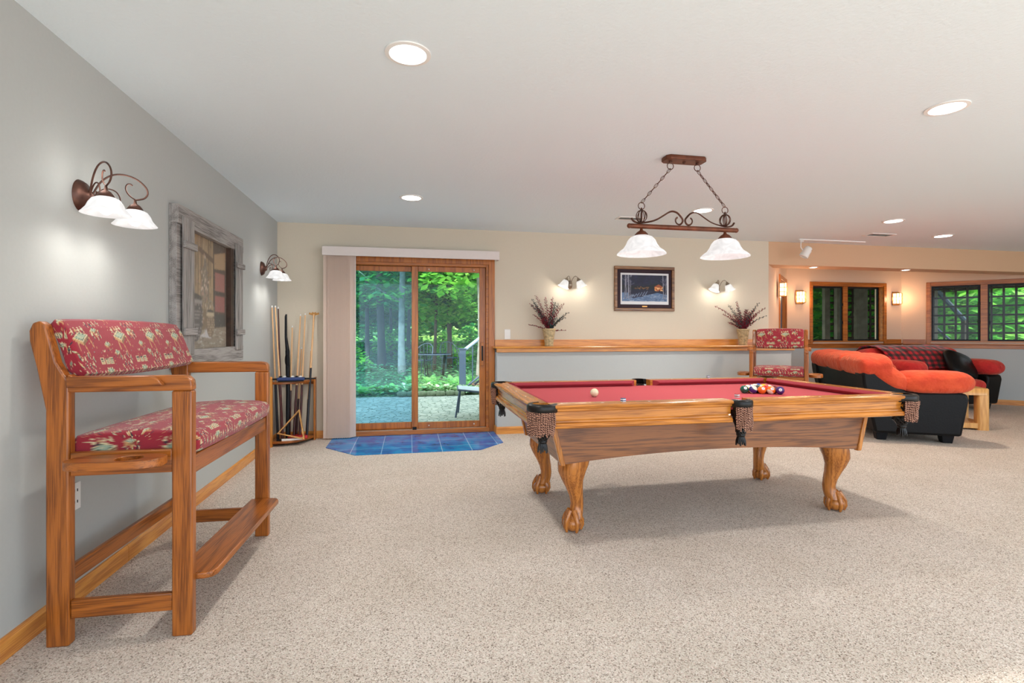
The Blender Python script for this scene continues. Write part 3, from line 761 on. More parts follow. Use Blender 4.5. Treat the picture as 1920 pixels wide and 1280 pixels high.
for sy in (-1, 1): pocket(0, sy*(HY-.025), sy*PI/2, False)

# balls
def ballmat(nm, c, stripe=False):
    m, nt, b = newmat(nm); b.inputs['Roughness'].default_value = .08; b.inputs['Coat Weight'].default_value = .5
    tc = N(nt, 'ShaderNodeTexCoord'); sp = N(nt, 'ShaderNodeSeparateXYZ'); L(nt, tc.outputs['Object'], sp.inputs[0])
    if stripe:
        ab = N(nt, 'ShaderNodeMath', operation='ABSOLUTE'); L(nt, sp.outputs[2], ab.inputs[0])
        r_ = ramp(nt, ab.outputs[0], [(0, c), (.0155, C(236, 226, 200))], 'CONSTANT'); L(nt, r_, b.inputs['Base Color'])
    else:
        nz = N(nt, 'ShaderNodeTexNoise'); nz.inputs['Scale'].default_value = 40; L(nt, tc.outputs['Object'], nz.inputs['Vector'])
        L(nt, ramp(nt, nz.outputs[0], [(.3, tuple(x*.94 for x in c[:3])+(1,)), (.7, c)]), b.inputs['Base Color'])
    return m
BC = {'yellow': C(236, 184, 30), 'blue': C(28, 48, 140), 'red': C(200, 30, 30), 'purple': C(62, 34, 110), 'orange': C(240, 110, 24), 'green': C(14, 84, 66), 'maroon': C(112, 24, 34), 'black': C(16, 16, 18)}
NUM = {1: ('yellow', 0), 2: ('blue', 0), 3: ('red', 0), 4: ('purple', 0), 5: ('orange', 0), 6: ('green', 0), 7: ('maroon', 0), 8: ('black', 0), 9: ('yellow', 1), 10: ('blue', 1), 11: ('red', 1), 12: ('purple', 1), 13: ('orange', 1), 14: ('green', 1), 15: ('maroon', 1)}
# rack: row k (0 = apex at left), position j from near side
apex = Vector((3.805, 3.275, .7615+.0287)); near_ = Vector((.866, -.5, 0))*.0576; far_ = Vector((.866, .5, 0))*.0576
order = {(0, 0): 6, (1, 0): 12, (1, 1): 9, (2, 0): 5, (2, 1): 8, (2, 2): 10, (3, 0): 13, (3, 1): 3, (3, 2): 14, (3, 3): 15, (4, 0): 4, (4, 1): 7, (4, 2): 11, (4, 3): 1, (4, 4): 2}
bm_cache = {}
ordn = ['first', 'second', 'third', 'fourth', 'fifth']
for (k, j), num in order.items():
    cn, st = NUM[num]
    key = (cn, st)
    mt = ballmat('ball_%s_%s' % (cn, 'stripe' if st else 'solid'), BC[cn], bool(st))
    p = apex+near_*(k-j)+far_*j
    where = {0: 'at the left tip of the racked triangle'}.get(k)
    if not where:
        if j == 0: where = '%s from the left in the front row' % ordn[k]
        elif k == 4: where = '%s back along the right side of the rack' % ordn[j]
        elif j == k: where = '%s along the far side of the rack' % ordn[k]
        else: where = 'inside the rack behind the front row'
    m = MB(); m.ball((0, 0, 0), .0286, 28)
    o = obj('pool_ball', m, mt, None, smooth=80, loc=tuple(p), rot=(math.radians(28+random.uniform(-25, 25)), math.radians(random.uniform(20, 60) if st else 0), math.radians(random.uniform(-40, 40))))
    tag(o, '%s %spool ball %s' % (cn, 'and white striped ' if st else 'solid ', where), 'ball', 'racked pool balls')
    if num in (5, 13, 6, 4):
        m = MB(); dirv = (Vector((1.454, 0, 1.45))-p).normalized()
        dirv = (dirv+Vector((.35, 0, .25))*(1 if num != 4 else .3)).normalized()
        q = dirv.to_track_quat('Z', 'Y').to_matrix().to_4x4()
        inv = o.rotation_euler.to_matrix().to_4x4().inverted()
        prof = [(.0001+.0105*i/4, math.sqrt(.0287**2-(.0105*i/4)**2)) for i in range(5)]
        m.T = inv @ q; m.lathe(prof, 18); o2 = obj('number_spot', m, 'paper', o, smooth=60)
        cu = bpy.data.curves.new('numeral', 'FONT'); cu.body = str(num); cu.size = .014; cu.align_x = 'CENTER'; cu.align_y = 'CENTER'; cu.extrude = .0002
        tt = bpy.data.objects.new('t', cu); me_ = bpy.data.meshes.new_from_object(tt); bpy.data.objects.remove(tt); me_.materials.clear(); me_.materials.append(M['blackmetal']); t = bpy.data.objects.new('numeral', me_); COL.objects.link(t); t.parent = o2
        t.matrix_local = inv @ q @ Matrix.Translation((0, 0, .0289))
m = MB(); m.ball((0, 0, 0), .0286, 28)
tag(obj('pool_ball', m, ballmat('ball_cue', C(236, 222, 186)), None, smooth=80, loc=(2.68, 3.29, .7615+.0287)), 'ivory cue ball lying alone on the left half of the red cloth', 'ball')
# chalk cubes
def chalk(x, y, z, rz, c, lab):
    r = thing('chalk_cube', lab, 'chalk', (x, y, z), rz)
    m = MB(); m.box(-.011, .011, -.011, .011, 0, .017); obj('paper_wrap', m, 'paper', r, bevel=.001)
    m = MB(); m.box(-.0105, .0105, -.0105, .0105, .0171, .021); m.box(-.0112, .0112, -.0112, .0112, .005, .010); obj('chalk_top', m, c, r)
chalk(2.63, 2.70, .807, .3, 'navy', 'small blue and white chalk cube on the near rail left of the side pocket')
chalk(3.97, 3.99, .807, .1, 'navy', 'small chalk cube on the far rail against the grey half wall')
chalk(3.37, 2.735, .8095, .4, 'redbox', 'small red chalk cube beside the near side pocket')

# ------------------------------------------------------------------ pendant lamp over the table
def scroll(p0, pts, r, n=8): pass
P = thing('billiard_pendant_light', 'rustic bronze pendant with two white glass shades hanging over the pool table', 'pendant lamp', (3.37, 3.34, CEIL))
m = MB(); q = [(-.155, -.035), (-.13, -.058), (.13, -.058), (.155, -.035), (.155, .035), (.13, .058), (-.13, .058), (-.155, .035)]
m.prism(q, 'z', -.03, -.0005); obj('canopy', m, 'rust', P, bevel=.004)
for x in (-.105, 0, .105):
    m = MB(); m.lathe([(.012, -.03), (.012, -.036), (.006, -.044)], 10, (x, 0, 0), None, True); obj('canopy_screw', m, 'bronze', P)
def torus(mb, c, R_, r_, ax='y', n=20, k=6, sc=(1, 1)):
    pts = []
    for i in range(n):
        a = 2*PI*i/n; u, w_ = R_*math.cos(a)*sc[0], R_*math.sin(a)*sc[1]
        pts.append({'y': (c[0]+u, c[1], c[2]+w_), 'x': (c[0], c[1]+u, c[2]+w_), 'z': (c[0]+u, c[1]+w_, c[2])}[ax])
    mb.tube(pts, r_, k, loop=True)
for s in (-1, 1):
    a = Vector((s*.105, 0, -.085)); b = Vector((s*.325, 0, -.335))
    m = MB(); torus(m, (s*.105, 0, -.065), .024, .003); torus(m, (s*.325, 0, -.358), .024, .003); obj('ring', m, 'bronze', P)
    m = MB(); n = 9; dv = (b-a)
    for i in range(n):
        c = a+dv*((i+.5)/n); tdir = dv.normalized(); side = Vector((0, 1, 0)) if i % 2 else tdir.cross(Vector((0, 1, 0)))
        pts = [c+tdir*(.021*math.cos(2*PI*k/14))+side*(.009*math.sin(2*PI*k/14)) for k in range(14)]
        m.tube(pts, .0022, 5, loop=True)
    m.tube([a, b], .0018, 5); obj('chain', m, 'bronze', P)
    m = MB(); cz = -.43
    for k in range(5):
        an = PI*k/5
        pts = [(s*.325+.038*math.cos(t_)*math.cos(an), .038*math.cos(t_)*math.sin(an), cz+.042*math.sin(t_)) for t_ in [2*PI*j/20 for j in range(20)]]
        m.tube(pts, .003, 5, loop=True)
    m.lathe([(.004, cz-.05), (.004, cz+.06), (.008, cz+.05), (.008, cz+.045)], 8, (s*.325, 0, 0)); m.ball((s*.325, 0, cz+.05), .008, 8)
    obj('wire_finial', m, 'bronze', P, smooth=60)
    # scroll: from finial along bar, rising then curling
    m = MB(); pts = []
    base = [(.40, -.445), (.385, -.468), (.35, -.478), (.30, -.474), (.22, -.455), (.16, -.42), (.115, -.39), (.085, -.383), (.05, -.393), (.024, -.42), (.010, -.455)]
    base2 = [(.008, -.44), (.012, -.462), (.030, -.478), (.052, -.474), (.066, -.456), (.064, -.436), (.05, -.426)]
    for bb in (base[:-1]+base2,):
        for i in range(len(bb)-1):
            p_, q_ = bb[i], bb[i+1]; pts.append((s*p_[0], 0, p_[1]))
        pts.append((s*bb[-1][0], 0, bb[-1][1]))
    # smooth
    def smoothp(pp, it=2):
        pp = [Vector(x) for x in pp]
        for _ in range(it):
            o_ = [pp[0]]
            for i in range(len(pp)-1): o_ += [pp[i]*.75+pp[i+1]*.25, pp[i]*.25+pp[i+1]*.75]
            o_.append(pp[-1]); pp = o_
        return pp
    m.tube(smoothp(pts), .0045, 6, flat=1.6); obj('scroll', m, 'bronze', P, smooth=60)
m = MB(); m.tube([(-.415, 0, -.50), (-.40, 0, -.50), (.40, 0, -.50), (.415, 0, -.50)], [.014, .017, .017, .014], 14); m.ball((-.415, 0, -.50), .018, 10); m.ball((.415, 0, -.50), .018, 10)
obj('bar', m, 'rust', P, smooth=50)
shp = [(.046, .0), (.075, -.012), (.095, -.035), (.108, -.065), (.125, -.09), (.150, -.108), (.168, -.125), (.170, -.131)]
shp2 = shp+[(r_-.004, z) for r_, z in reversed(shp)]
for s in (-1, 1):
    m = MB(); m.lathe([(.008, -.515), (.012, -.53), (.030, -.54), (.046, -.558), (.05, -.572), (.0, -.572)], 24, (s*.325, 0, 0)); obj('socket_cap', m, 'rust', P, smooth=50)
    m = MB(); m.lathe([(r_, z-.565) for r_, z in shp2], 40, (s*.325, 0, 0)); obj('glass_shade', m, 'shade', P, smooth=60)
    m = MB(); m.ball((s*.325, 0, -.64), .03, 16); m.lathe([(.014, -.62), (.014, -.575)], 12, (s*.325, 0, 0)); obj('bulb', m, 'bulb', P, smooth=60)
    lamp('SPOT', (s*.325, 0, -.675), 13, (1, .95, .88), P, .03, math.radians(150))

# ------------------------------------------------------------------ scroll arm sconces on the grey wall
def wall_sconce(loc, lab):
    r = thing('wall_sconce', lab, 'wall lamp', loc, 0, 'scroll arm sconces on the grey wall')
    m = MB(); Rm = Matrix.Rotation(PI/2, 3, 'Y')
    prof = [(.0001, .055), (.014, .052), (.022, .036), (.045, .026), (.052, .014), (.056, .004), (.057, .0008)]
    rings = []
    for a, z in prof: rings.append([(z, a*math.cos(2*PI*j/28), 1.25*a*math.sin(2*PI*j/28)) for j in range(28)])
    m.loft(rings); obj('wall_plate', m, 'bronze', r, smooth=50)
    for s in (-1, 1):
        e = Vector((.165, s*.12, .0))
        m = MB(); B = Vector((.045, s*.01, .0)); dr = Vector((e.x-B.x, e.y-B.y, 0)); 
        pts = [B]+[B+dr*t_+Vector((0, 0, z_)) for t_, z_ in ((.05, .03), (.2, .08), (.45, .118), (.75, .13), (1.05, .12), (1.28, .09), (1.34, .06), (1.25, .033), (1.08, .022), (1.0, .018))]
        pts2 = [B+dr*t_+Vector((0, 0, z_)) for t_, z_ in ((1.0, .02), (.85, .035), (.76, .06), (.79, .085), (.88, .092), (.94, .084))]
        def sm(pp):
            pp = [Vector(x) for x in pp]
            for _ in range(2):
                o_ = [pp[0]]
                for i in range(len(pp)-1): o_ += [pp[i]*.75+pp[i+1]*.25, pp[i]*.25+pp[i+1]*.75]
                o_.append(pp[-1]); pp = o_
            return pp
        m.tube(sm(pts), .0042, 6); m.tube(sm(pts2), .0032, 6)
        pts3 = [B+dr*t_+Vector((0, 0, z_)) for t_, z_ in ((0, -.01), (.1, .02), (.3, .05), (.55, .045), (.66, .01), (.6, -.025), (.45, -.03), (.38, -.01), (.44, .008))]
        m.tube(sm(pts3), .0032, 6); obj('scroll_arm', m, 'bronze', r, smooth=60)
        m = MB(); m.lathe([(.005, .018), (.008, .0), (.02, -.008), (.032, -.024), (.034, -.034), (0, -.034)], 20, tuple(e)); obj('socket_cap', m, 'bronze', r, smooth=50)
        pr = [(.030, -.03), (.050, -.040), (.062, -.058), (.070, -.078), (.083, -.095), (.091, -.104)]
        pr = pr+[(a-.003, z) for a, z in reversed(pr)]
        m = MB(); m.lathe(pr, 32, tuple(e)); obj('glass_shade', m, 'shade', r, smooth=60)
        m = MB(); m.ball((e.x, e.y, e.z-.08), .027, 14); obj('bulb', m, 'bulb', r, smooth=60)
        lamp('SPOT', (e.x, e.y, e.z-.11), 3.6, (1, .96, .9), r, .025, math.radians(165)); lamp('POINT', (e.x-.02, e.y, e.z+.06), .35, (1, .96, .9), r, .05)
    return r
wall_sconce((0, 2.64, 1.81), 'double scroll sconce above the spectator bench on the grey wall')
wall_sconce((0, 5.52, 1.84), 'double scroll sconce above the cue rack, near the room corner')
# bell shade sconces on the beige wall
def bell_sconce(loc, lab):
    r = thing('bell_sconce', lab, 'wall lamp', loc, 0, 'bell shade sconces on the beige wall')
    m = MB(); prof = [(.0001, -.03), (.012, -.028), (.022, -.018), (.030, -.006), (.032, -.0008)]
    m.loft([[(a*math.cos(2*PI*j/24), z, 1.75*a*math.sin(2*PI*j/24)) for j in range(24)] for a, z in prof]); obj('wall_plate', m, 'nickel', r, smooth=50)
    for s in (-1, 1):
        m = MB(); m.tube([(s*.008, -.025, .02), (s*.015, -.05, .06), (s*.028, -.07, .09), (s*.045, -.085, .10), (s*.062, -.095, .088), (s*.070, -.10, .07)], .004, 8); obj('arm', m, 'nickel', r, smooth=60)
        Rm = Matrix.Rotation(-s*math.radians(24), 3, 'Y')
        e = (s*.070, -.10, .07)
        m = MB(); m.lathe([(.004, .012), (.012, .0), (.024, -.02), (.032, -.036), (0, -.036)], 18, e, Rm); obj('socket_cap', m, 'nickel', r, smooth=50)
        pr = [(.03, -.03), (.040, -.045), (.048, -.075), (.060, -.105), (.072, -.12)]; pr = pr+[(a-.003, z) for a, z in reversed(pr)]
        m = MB(); m.lathe(pr, 28, e, Rm); obj('glass_shade', m, 'shade2', r, smooth=60)
        m = MB(); c = Vector(e)+Rm @ Vector((0, 0, -.08)); m.ball(tuple(c), .022, 12); obj('bulb', m, 'bulb', r, smooth=60)
        c = Vector(e)+Rm @ Vector((0, 0, -.14)); c.y -= .05; lamp('POINT', tuple(c), .8, (1, .93, .82), r, .03)
bell_sconce((3.423, 6.149, 1.80), 'small two-shade sconce on the beige wall left of the framed print')
bell_sconce((5.47, 6.149, 1.79), 'small two-shade sconce on the beige wall right of the framed print')
# brass lattice lanterns in the bay
def lantern(loc, rz, lab, w=.10, h=.20):
    r = thing('lantern_sconce', lab, 'wall lamp', loc, rz, 'brass lantern sconces in the bay')
    m = MB(); m.box(-w*.75, w*.75, -.012, -.0008, -h/2-.02, h/2+.02); obj('back_plate', m, 'brass', r, bevel=.003)
    m = MB(); z0, z1 = -h/2+.01, h/2-.01
    pl = [(-w, -.0125), (-w*.8, -.075), (-w*.3, -.10), (w*.3, -.10), (w*.8, -.075), (w, -.0125)]; pin = [(x*.94, y+.004 if y < -.02 else y) for x, y in pl]
    pl = [(x*.8, y) for x, y in pl]; pin = [(x*.78, y*.94-.0005) for x, y in pl]
    m.prism(pin, 'z', z0, z1); obj('glass_body', m, 'lantern', r)
    m = MB()
    for (xa, ya), (xb, yb) in zip(pl[:-1], pl[1:]):
        for z in (z0-.004, z0+.055, z0+.12, z1+.004): m.tube([(xa, ya, z), (xb, yb, z)], .0045, 5)
    for x, y in pl: m.tube([(x, y, z0-.008), (x, y, z1+.008)], .005, 6)
    obj('lattice_frame', m, 'brass', r)
    lamp('POINT', (0, -.17, 0), 4.0, (1, .60, .34), r, .03)
lantern((8.09, 7.749, 1.82), 0, 'glowing brass lantern on the bay wall left of the casement window')
lantern((10.09, 7.749, 1.82), 0, 'glowing brass lantern in the bay corner right of the casement window')
lantern((6.24+.707*.95+.02, 6.15+.707*.95-.02, 1.85), PI/4, 'glowing brass lantern beside the dark glazed side door')

# ------------------------------------------------------------------ recessed lights, vents, track light
def downlight(x, y, z=CEIL, lab='', r_=.082, e=38, lit=True):
    r = thing('recessed_light', lab, 'ceiling light', (x, y, z), 0, 'recessed ceiling lights')
    m = MB(); m.lathe([(r_+.022, -.0005), (r_+.021, -.006), (r_+.002, -.008), (r_, -.004), (r_, -.0005)], 36); obj('trim_ring', m, 'white', r, smooth=50)
    m = MB(); m.lathe([(r_-.001, -.0035), (.001, -.0037)], 36); obj('lens', m, 'lampdisc', r, recalc=False)
    lamp('SPOT', (0, 0, -.03), e, (1, .96, .9) if x < 6 else (1, .82, .64), r, .07, math.radians(150))
for x, y, lab in ((1.447, 2.335, 'large recessed ceiling light nearest the camera, above the open carpet'), (1.47, 4.80, 'recessed ceiling light in front of the sliding door'),
                  (4.37, 2.31, 'recessed ceiling light at the upper right, in front of the pool table'), (4.37, 4.72, 'recessed ceiling light seen just behind the bronze pendant'),
                  (6.72, 4.75, 'recessed ceiling light above the black leather sofa')):
    downlight(x, y, CEIL, lab, .080 if y < 3 else .085, 42 if y < 3 else 85)
downlight(8.15, 5.35, CEIL, 'small dim recessed ceiling light farthest right, near the header', .09, 8)
for x, lab in ((7.05, 'small puck light under the header above the left lantern'), (8.62, 'small puck light under the header above the corner lantern')):
    r = thing('puck_light', lab, 'ceiling light', (x, 6.27, 2.128), 0, 'puck lights under the header')
    m = MB(); m.lathe([(.06, -.0005), (.058, -.008), (.045, -.008), (.044, -.003)], 24); obj('trim_ring', m, 'white', r)
    m = MB(); m.lathe([(.044, -.003), (.001, -.003)], 24); obj('lens', m, 'lampdisc', r, recalc=False)
    lamp('SPOT', (0, 0, -.02), 8, (1, .78, .58), r, .03, math.radians(140))
def vent(x, y, w, d_, lab):
    r = thing('ceiling_vent', lab, 'vent', (x, y, CEIL), 0, 'ceiling air vents')
    m = MB(); m.box(-w/2, w/2, -d_/2, -d_/2+.02, -.008, -.0005); m.box(-w/2, w/2, d_/2-.02, d_/2, -.008, -.0005); m.box(-w/2, -w/2+.02, -d_/2+.02, d_/2-.02, -.008, -.0005); m.box(w/2-.02, w/2, -d_/2+.02, d_/2-.02, -.008, -.0005)
    obj('frame', m, 'white', r)
    m = MB()
    for k in range(6):
        yy = -d_/2+.028+k*(d_-.05)/5.5; m.add([(-w/2+.02, yy, -.007), (w/2-.02, yy, -.007), (w/2-.02, yy+.014, -.001), (-w/2+.02, yy+.014, -.001)], [(0, 1, 2, 3)])
    obj('louvre', m, plain('vent_grey', C(150, 148, 142), .6), r, recalc=False)
vent(7.28, 5.45, .36, .16, 'flat white ceiling vent between the two right-hand recessed lights'); vent(3.80, 5.2, .30, .14, 'white ceiling vent seen just left of the pendant finial')
r = thing('track_light', 'white cylinder spotlight hanging from a ceiling track by the header', 'spotlight', (6.53, 5.9, CEIL))
m = MB(); m.box(-.03, 1.0, -.014, .014, -.014, -.0005); obj('track', m, 'white', r)
m = MB(); m.box(-.02, .03, -.015, .015, -.035, -.0205); m.tube([(0, 0, -.03), (0, 0, -.11), (.02, -.01, -.15)], .006, 8); obj('stem', m, 'white', r)
m = MB(); Rm = Matrix.Rotation(math.radians(28), 3, 'Y') @ Matrix.Rotation(math.radians(12), 3, 'X')
m.lathe([(.0001, .075), (.03, .073), (.044, .06), (.046, .03), (.052, .028), (.052, -.03), (.056, -.032), (.056, -.07), (.05, -.075), (.048, -.06), (.0001, -.05)], 24, (.075, -.01, -.17), Rm)
obj('spotlight_head', m, 'white', r, smooth=40)

# ------------------------------------------------------------------ shutter framed painting on the grey wall
def still_life():
    R = random.Random(11); cv = Canvas(160, 170, C(120, 100, 76)); 
    for x in range(0, 160, 1):
        if R.random() < .8: cv.line(x, 60, x+R.uniform(-2, 2), 170, 1.2, R.choice([C(176, 148, 112), C(150, 122, 88), C(196, 168, 128), C(120, 92, 64)]))
    cv.poly([(100, 30), (160, 30), (160, 170), (100, 170)], C(70, 52, 42))
    cv.poly([(108, 92), (152, 92), (152, 122), (108, 122)], C(160, 98, 92)); cv.poly([(108, 58), (152, 58), (152, 84), (108, 84)], C(152, 84, 82))
    cv.poly([(104, 126), (156, 130), (156, 160), (104, 150)], C(172, 140, 104)); cv.poly([(104, 86), (156, 86), (156, 91), (104, 91)], C(44, 34, 34)); cv.poly([(104, 34), (156, 34), (156, 54), (104, 54)], C(40, 38, 42))
    cv.line(12, 112, 36, 172, 9, C(150, 118, 78)); cv.line(40, 150, 100, 138, 8, C(96, 72, 52))
    cv.poly([(0, 0), (160, 0), (160, 34), (0, 24)], C(142, 128, 112))
    for k in range(120):
        x, y = R.uniform(0, 160), R.uniform(0, 28); cv.line(x, y, x+R.uniform(5, 16), y+R.uniform(-1, 1), 1.2, R.choice([C(170, 158, 142), C(120, 104, 90), C(190, 184, 176)]))
    cv.poly([(44, 18), (92, 14), (78, 34), (66, 24)], C(196, 192, 194))
    for k in range(150):   # hanging dried bundle
        a = R.uniform(-.4, .4); t_ = R.random(); x0, y0 = 66, 134; cv.line(x0, y0+10, x0+math.sin(a)*t_*78, y0-math.cos(a)*t_*86, 1, R.choice([C(132, 120, 106), C(100, 92, 78), C(160, 148, 130)]))
    for k in range(110): cv.ell(66+R.gauss(0, 9), 92+R.gauss(0, 22), 1.8, 2.6, R.choice([C(206, 186, 168), C(170, 138, 120), C(140, 126, 106), C(120, 104, 96)]))
    def basket(x, y, rx, ry, c1, c2, st):
        cv.ell(x, y, rx, ry, c2)
        for i in range(int(x-rx), int(x+rx), st):
            for q in range(int(y-ry), int(y+ry), st):
                if ((i-x)/rx)**2+((q-y)/ry)**2 < .95: cv.ell(i+(q//st % 2)*st/2, q, st*.42, st*.28, c1 if R.random() < .6 else c2)
        cv.ell(x, y+ry*.78, rx*.88, ry*.2, C(60, 54, 52)); 
        for k in range(14): cv.ell(x-rx*.85+k*rx*1.7/13, y+ry*.66, 2.2, 3.4, c1)
    basket(30, 46, 26, 36, C(150, 142, 140), C(78, 72, 76), 5); basket(88, 38, 17, 22, C(192, 172, 144), C(120, 98, 78), 4)
    for k in range(40):
        a = PI*k/40; cv.ell(88+15*math.cos(a), 52+22*math.sin(a), 1.3, 1.3, C(150, 138, 120))
    for k in range(300): cv.ell(R.uniform(0, 160), R.uniform(0, 170), .8, .8, R.choice([C(150, 140, 128), C(90, 80, 72)]))
    return cv
A = thing('shutter_framed_painting', 'large weathered grey shutter frame around a painting of baskets on the grey wall', 'painting', (0, 3.506, .965))
PW, PH = 1.257, 1.03
TA = Matrix.Rotation(PI/2, 4, 'Z')   # local x -> +y world, local -y -> +x (faces the room)
m = MB(TA); m.box(0, PW, -.012, -.001, 0, PH); m.box(0, PW, -.055, -.012, PH-.12, PH); m.box(0, PW, -.055, -.012, 0, .12); m.box(0, .23, -.045, -.012, .1201, PH-.1201); m.box(PW-.23, PW, -.045, -.012, .1201, PH-.1201)
obj('frame', m, 'grey_y', A, bevel=.003)
m = MB(TA); m.box(PW-.29, PW-.2301, -.05, -.012, .12, PH-.12); tag(obj('frame_reveal', m, 'darkwood', A), 'dark brown inner post')
cv = still_life(); cv.soft(2); cv.a = cv.a*.82+np.array(C(170, 160, 148)[:3])*.25; m = paintgrid(cv, PW-.52, PH-.24, TA @ Matrix.Translation((.23, -.0135, .12)), .0042); obj('canvas', m, 'paintart', A, recalc=False)
for x0 in (.045, PW-.215):
    m = MB(TA)
    for k in range(3): m.box(x0+k*.058, x0+k*.058+.054, -.066, -.0555, .09, PH-.07)
    s = obj('shutter', m, 'grey_z', A, bevel=.003)
    for z in (.24, PH-.24): m = MB(TA); m.box(x0-.008, x0+.18, -.082, -.0665, z-.025, z+.02); obj('batten', m, 'grey_y', s, bevel=.003)

# framed print on the beige wall
def winter():
    R = random.Random(5); cv = Canvas(150, 92, C(22, 24, 52))
    for k in range(400): cv.ell(R.uniform(0, 150), R.uniform(45, 92), R.uniform(1, 5), R.uniform(.8, 2.4), R.choice([C(24, 26, 58), C(30, 34, 70), C(34, 30, 62), C(20, 36, 52)]))
    cv.poly([(0, 40), (150, 44), (150, 58), (120, 62), (70, 52), (0, 58)], C(22, 26, 34))
    cv.poly([(0, 0), (150, 0), (150, 22), (118, 30), (92, 24), (60, 14), (30, 16), (18, 30), (0, 30)], C(96, 122, 158))
    for k in range(220): cv.line((x := R.uniform(0, 150)), (y := R.uniform(0, 24)), x+R.uniform(4, 14), y+R.uniform(-2, 2), .8, R.choice([C(130, 152, 184), C(60, 82, 118), C(176, 190, 210), C(78, 96, 132)]))
    cv.poly([(28, 14), (60, 26), (92, 36), (104, 34), (70, 20), (40, 10)], C(38, 40, 64))
    for k in range(7): cv.line(22+k*9, 12+k*1.5, 30+k*9, 22+k*2.4, 1.2, C(150, 166, 196))
    cv.poly([(108, 40), (134, 40), (134, 52), (121, 60), (108, 52)], C(160, 80, 44))
    for k in range(34): cv.ell(R.uniform(108, 136), R.uniform(36, 50), 1.8, 1.2, R.choice([C(255, 190, 110), C(236, 130, 60), C(255, 220, 160)]))
    for k in range(30): cv.ell(R.uniform(40, 88), R.uniform(42, 50), 1.2, .9, R.choice([C(214, 150, 70), C(120, 84, 50), C(160, 110, 70)]))
    for x, t_ in ((8, 2.4), (15, 3), (22, 3.6), (27, 1.6), (138, 1.8), (144, 2.4)):
        cv.line(x, 8, x+R.uniform(-3, 5), 92, t_, C(150, 150, 164)); cv.line(x+.8, 8, x+R.uniform(-2, 5), 92, t_*.4, C(60, 56, 74))
        for k in range(5): y = R.uniform(50, 88); cv.line(x, y, x+R.uniform(-14, 14), y+8, .8, C(120, 122, 146))
    return cv
A = thing('framed_print', 'dark framed winter night print hanging between the two small sconces', 'picture', (4.006, 6.149, 1.478))
FW, FH = .829, .572
m = MB(); t = .038
m.box(0, FW, -.03, -.001, 0, t); m.box(0, FW, -.03, -.001, FH-t, FH); m.box(0, t, -.03, -.001, t, FH-t); m.box(FW-t, FW, -.03, -.001, t, FH-t); obj('frame', m, 'frame_brown', A, bevel=.006)
m = MB(); m.box(t, FW-t, -.012, -.001, t, FH-t); obj('mat_board', m, 'matboard', A)
m = MB(); m.box(.085, FW-.08, -.0135, -.0125, .085, FH-.085); obj('paper_border', m, 'paper', A)
wv = winter(); wv.soft(1); m = paintgrid(wv, FW-.205, FH-.235, Matrix.Translation((.103, -.0142, .125)), .0045); obj('print', m, 'paintart', A, recalc=False)
m = MB(); m.box(.38, .45, -.0145, -.0125, .052, .068); obj('name_plate', m, 'brass', A)

# switch and outlet
r = thing('light_switch', 'white double switch plate on the beige wall right of the sliding door', 'switch', (2.625, 6.149, 1.18))
m = MB(); m.box(-.036, .036, -.006, -.0008, -.06, .06); obj('plate', m, 'white', r, bevel=.002)
for z in (-.025, .022): m = MB(); m.box(-.012, .012, -.011, -.0062, z-.012, z+.012); obj('toggle', m, 'white', r)
r = thing('wall_outlet', 'white power outlet low on the grey wall behind the bench', 'outlet', (.0008, 2.60, .47))
m = MB(); m.box(0, .006, -.036, .036, -.06, .06); obj('plate', m, 'white', r, bevel=.002)
m = MB()
for z in (-.03, .02):
    m.box(.0062, .008, -.012, -.008, z, z+.012); m.box(.0062, .008, .008, .012, z, z+.012)
obj('slot', m, 'blackmetal', r)

# ------------------------------------------------------------------ potted dried arrangements
def arrangement(loc, seed, lab, spec):
    R = random.Random(seed); r = thing('potted_arrangement', lab, 'plant', loc, 0, 'dried arrangements on the ledge')
    m = MB(); m.lathe([(.0001, .001), (.052, .001), (.056, .012), (.05, .016), (.075, .19), (.082, .195), (.082, .215), (.076, .215), (.068, .19), (.001, .185)], 28); obj('pot', m, 'pot', r, smooth=45)
    for (ang, lean, ln, kind) in spec:
        m = MB(); pts = []; 
        for i in range(9):
            t_ = i/8; d_ = lean*t_**1.35; pts.append(Vector((math.cos(ang)*d_, math.sin(ang)*d_*.5, .18+ln*t_-(.30*max(0, lean-.2)*t_**3))))
        m.m = 0; m.tube(pts, [.0025]*8+[.001], 5)
        n = int(ln*58)+14
        for k in range(n):
            t_ = .22+.78*k/n; i = min(7, int(t_*8)); p = pts[i].lerp(pts[i+1], t_*8-i)
            for side in (0, 1):
                a = k*2.4+side*PI; rr = .0105*(1.25-t_*.5)*R.uniform(.75, 1.2)
                nn = Vector((math.cos(a), math.sin(a), R.uniform(-.3, .5))).normalized(); c = p+nn*rr*R.uniform(1.1, 2.0)
                u = nn.orthogonal().normalized(); w = (nn*.8+Vector((0, 0, .5))).normalized()
                tang = u.cross(nn).normalized(); 
                m.m = 1; m.add([c-w*rr*.9, c+tang*rr*.7, c+w*rr, c-tang*rr*.7], [(0, 1, 2, 3)])
        obj('branch', m, ['stem', 'leaf_red' if kind == 'r' else 'leaf_green'], r, recalc=False)
def spec(seed, n, bias, extra):
    R = random.Random(seed); out = list(extra)
    for k in range(n):
        lean = R.uniform(.05, .26); side = R.choice([0, PI]) if R.random() < .75 else R.uniform(0, 2*PI)
        out.append((side+R.uniform(-.6, .6), lean+bias*(1 if math.cos(side) > 0 else 0), R.uniform(.12, .36), R.choice('rrg')))
    return out
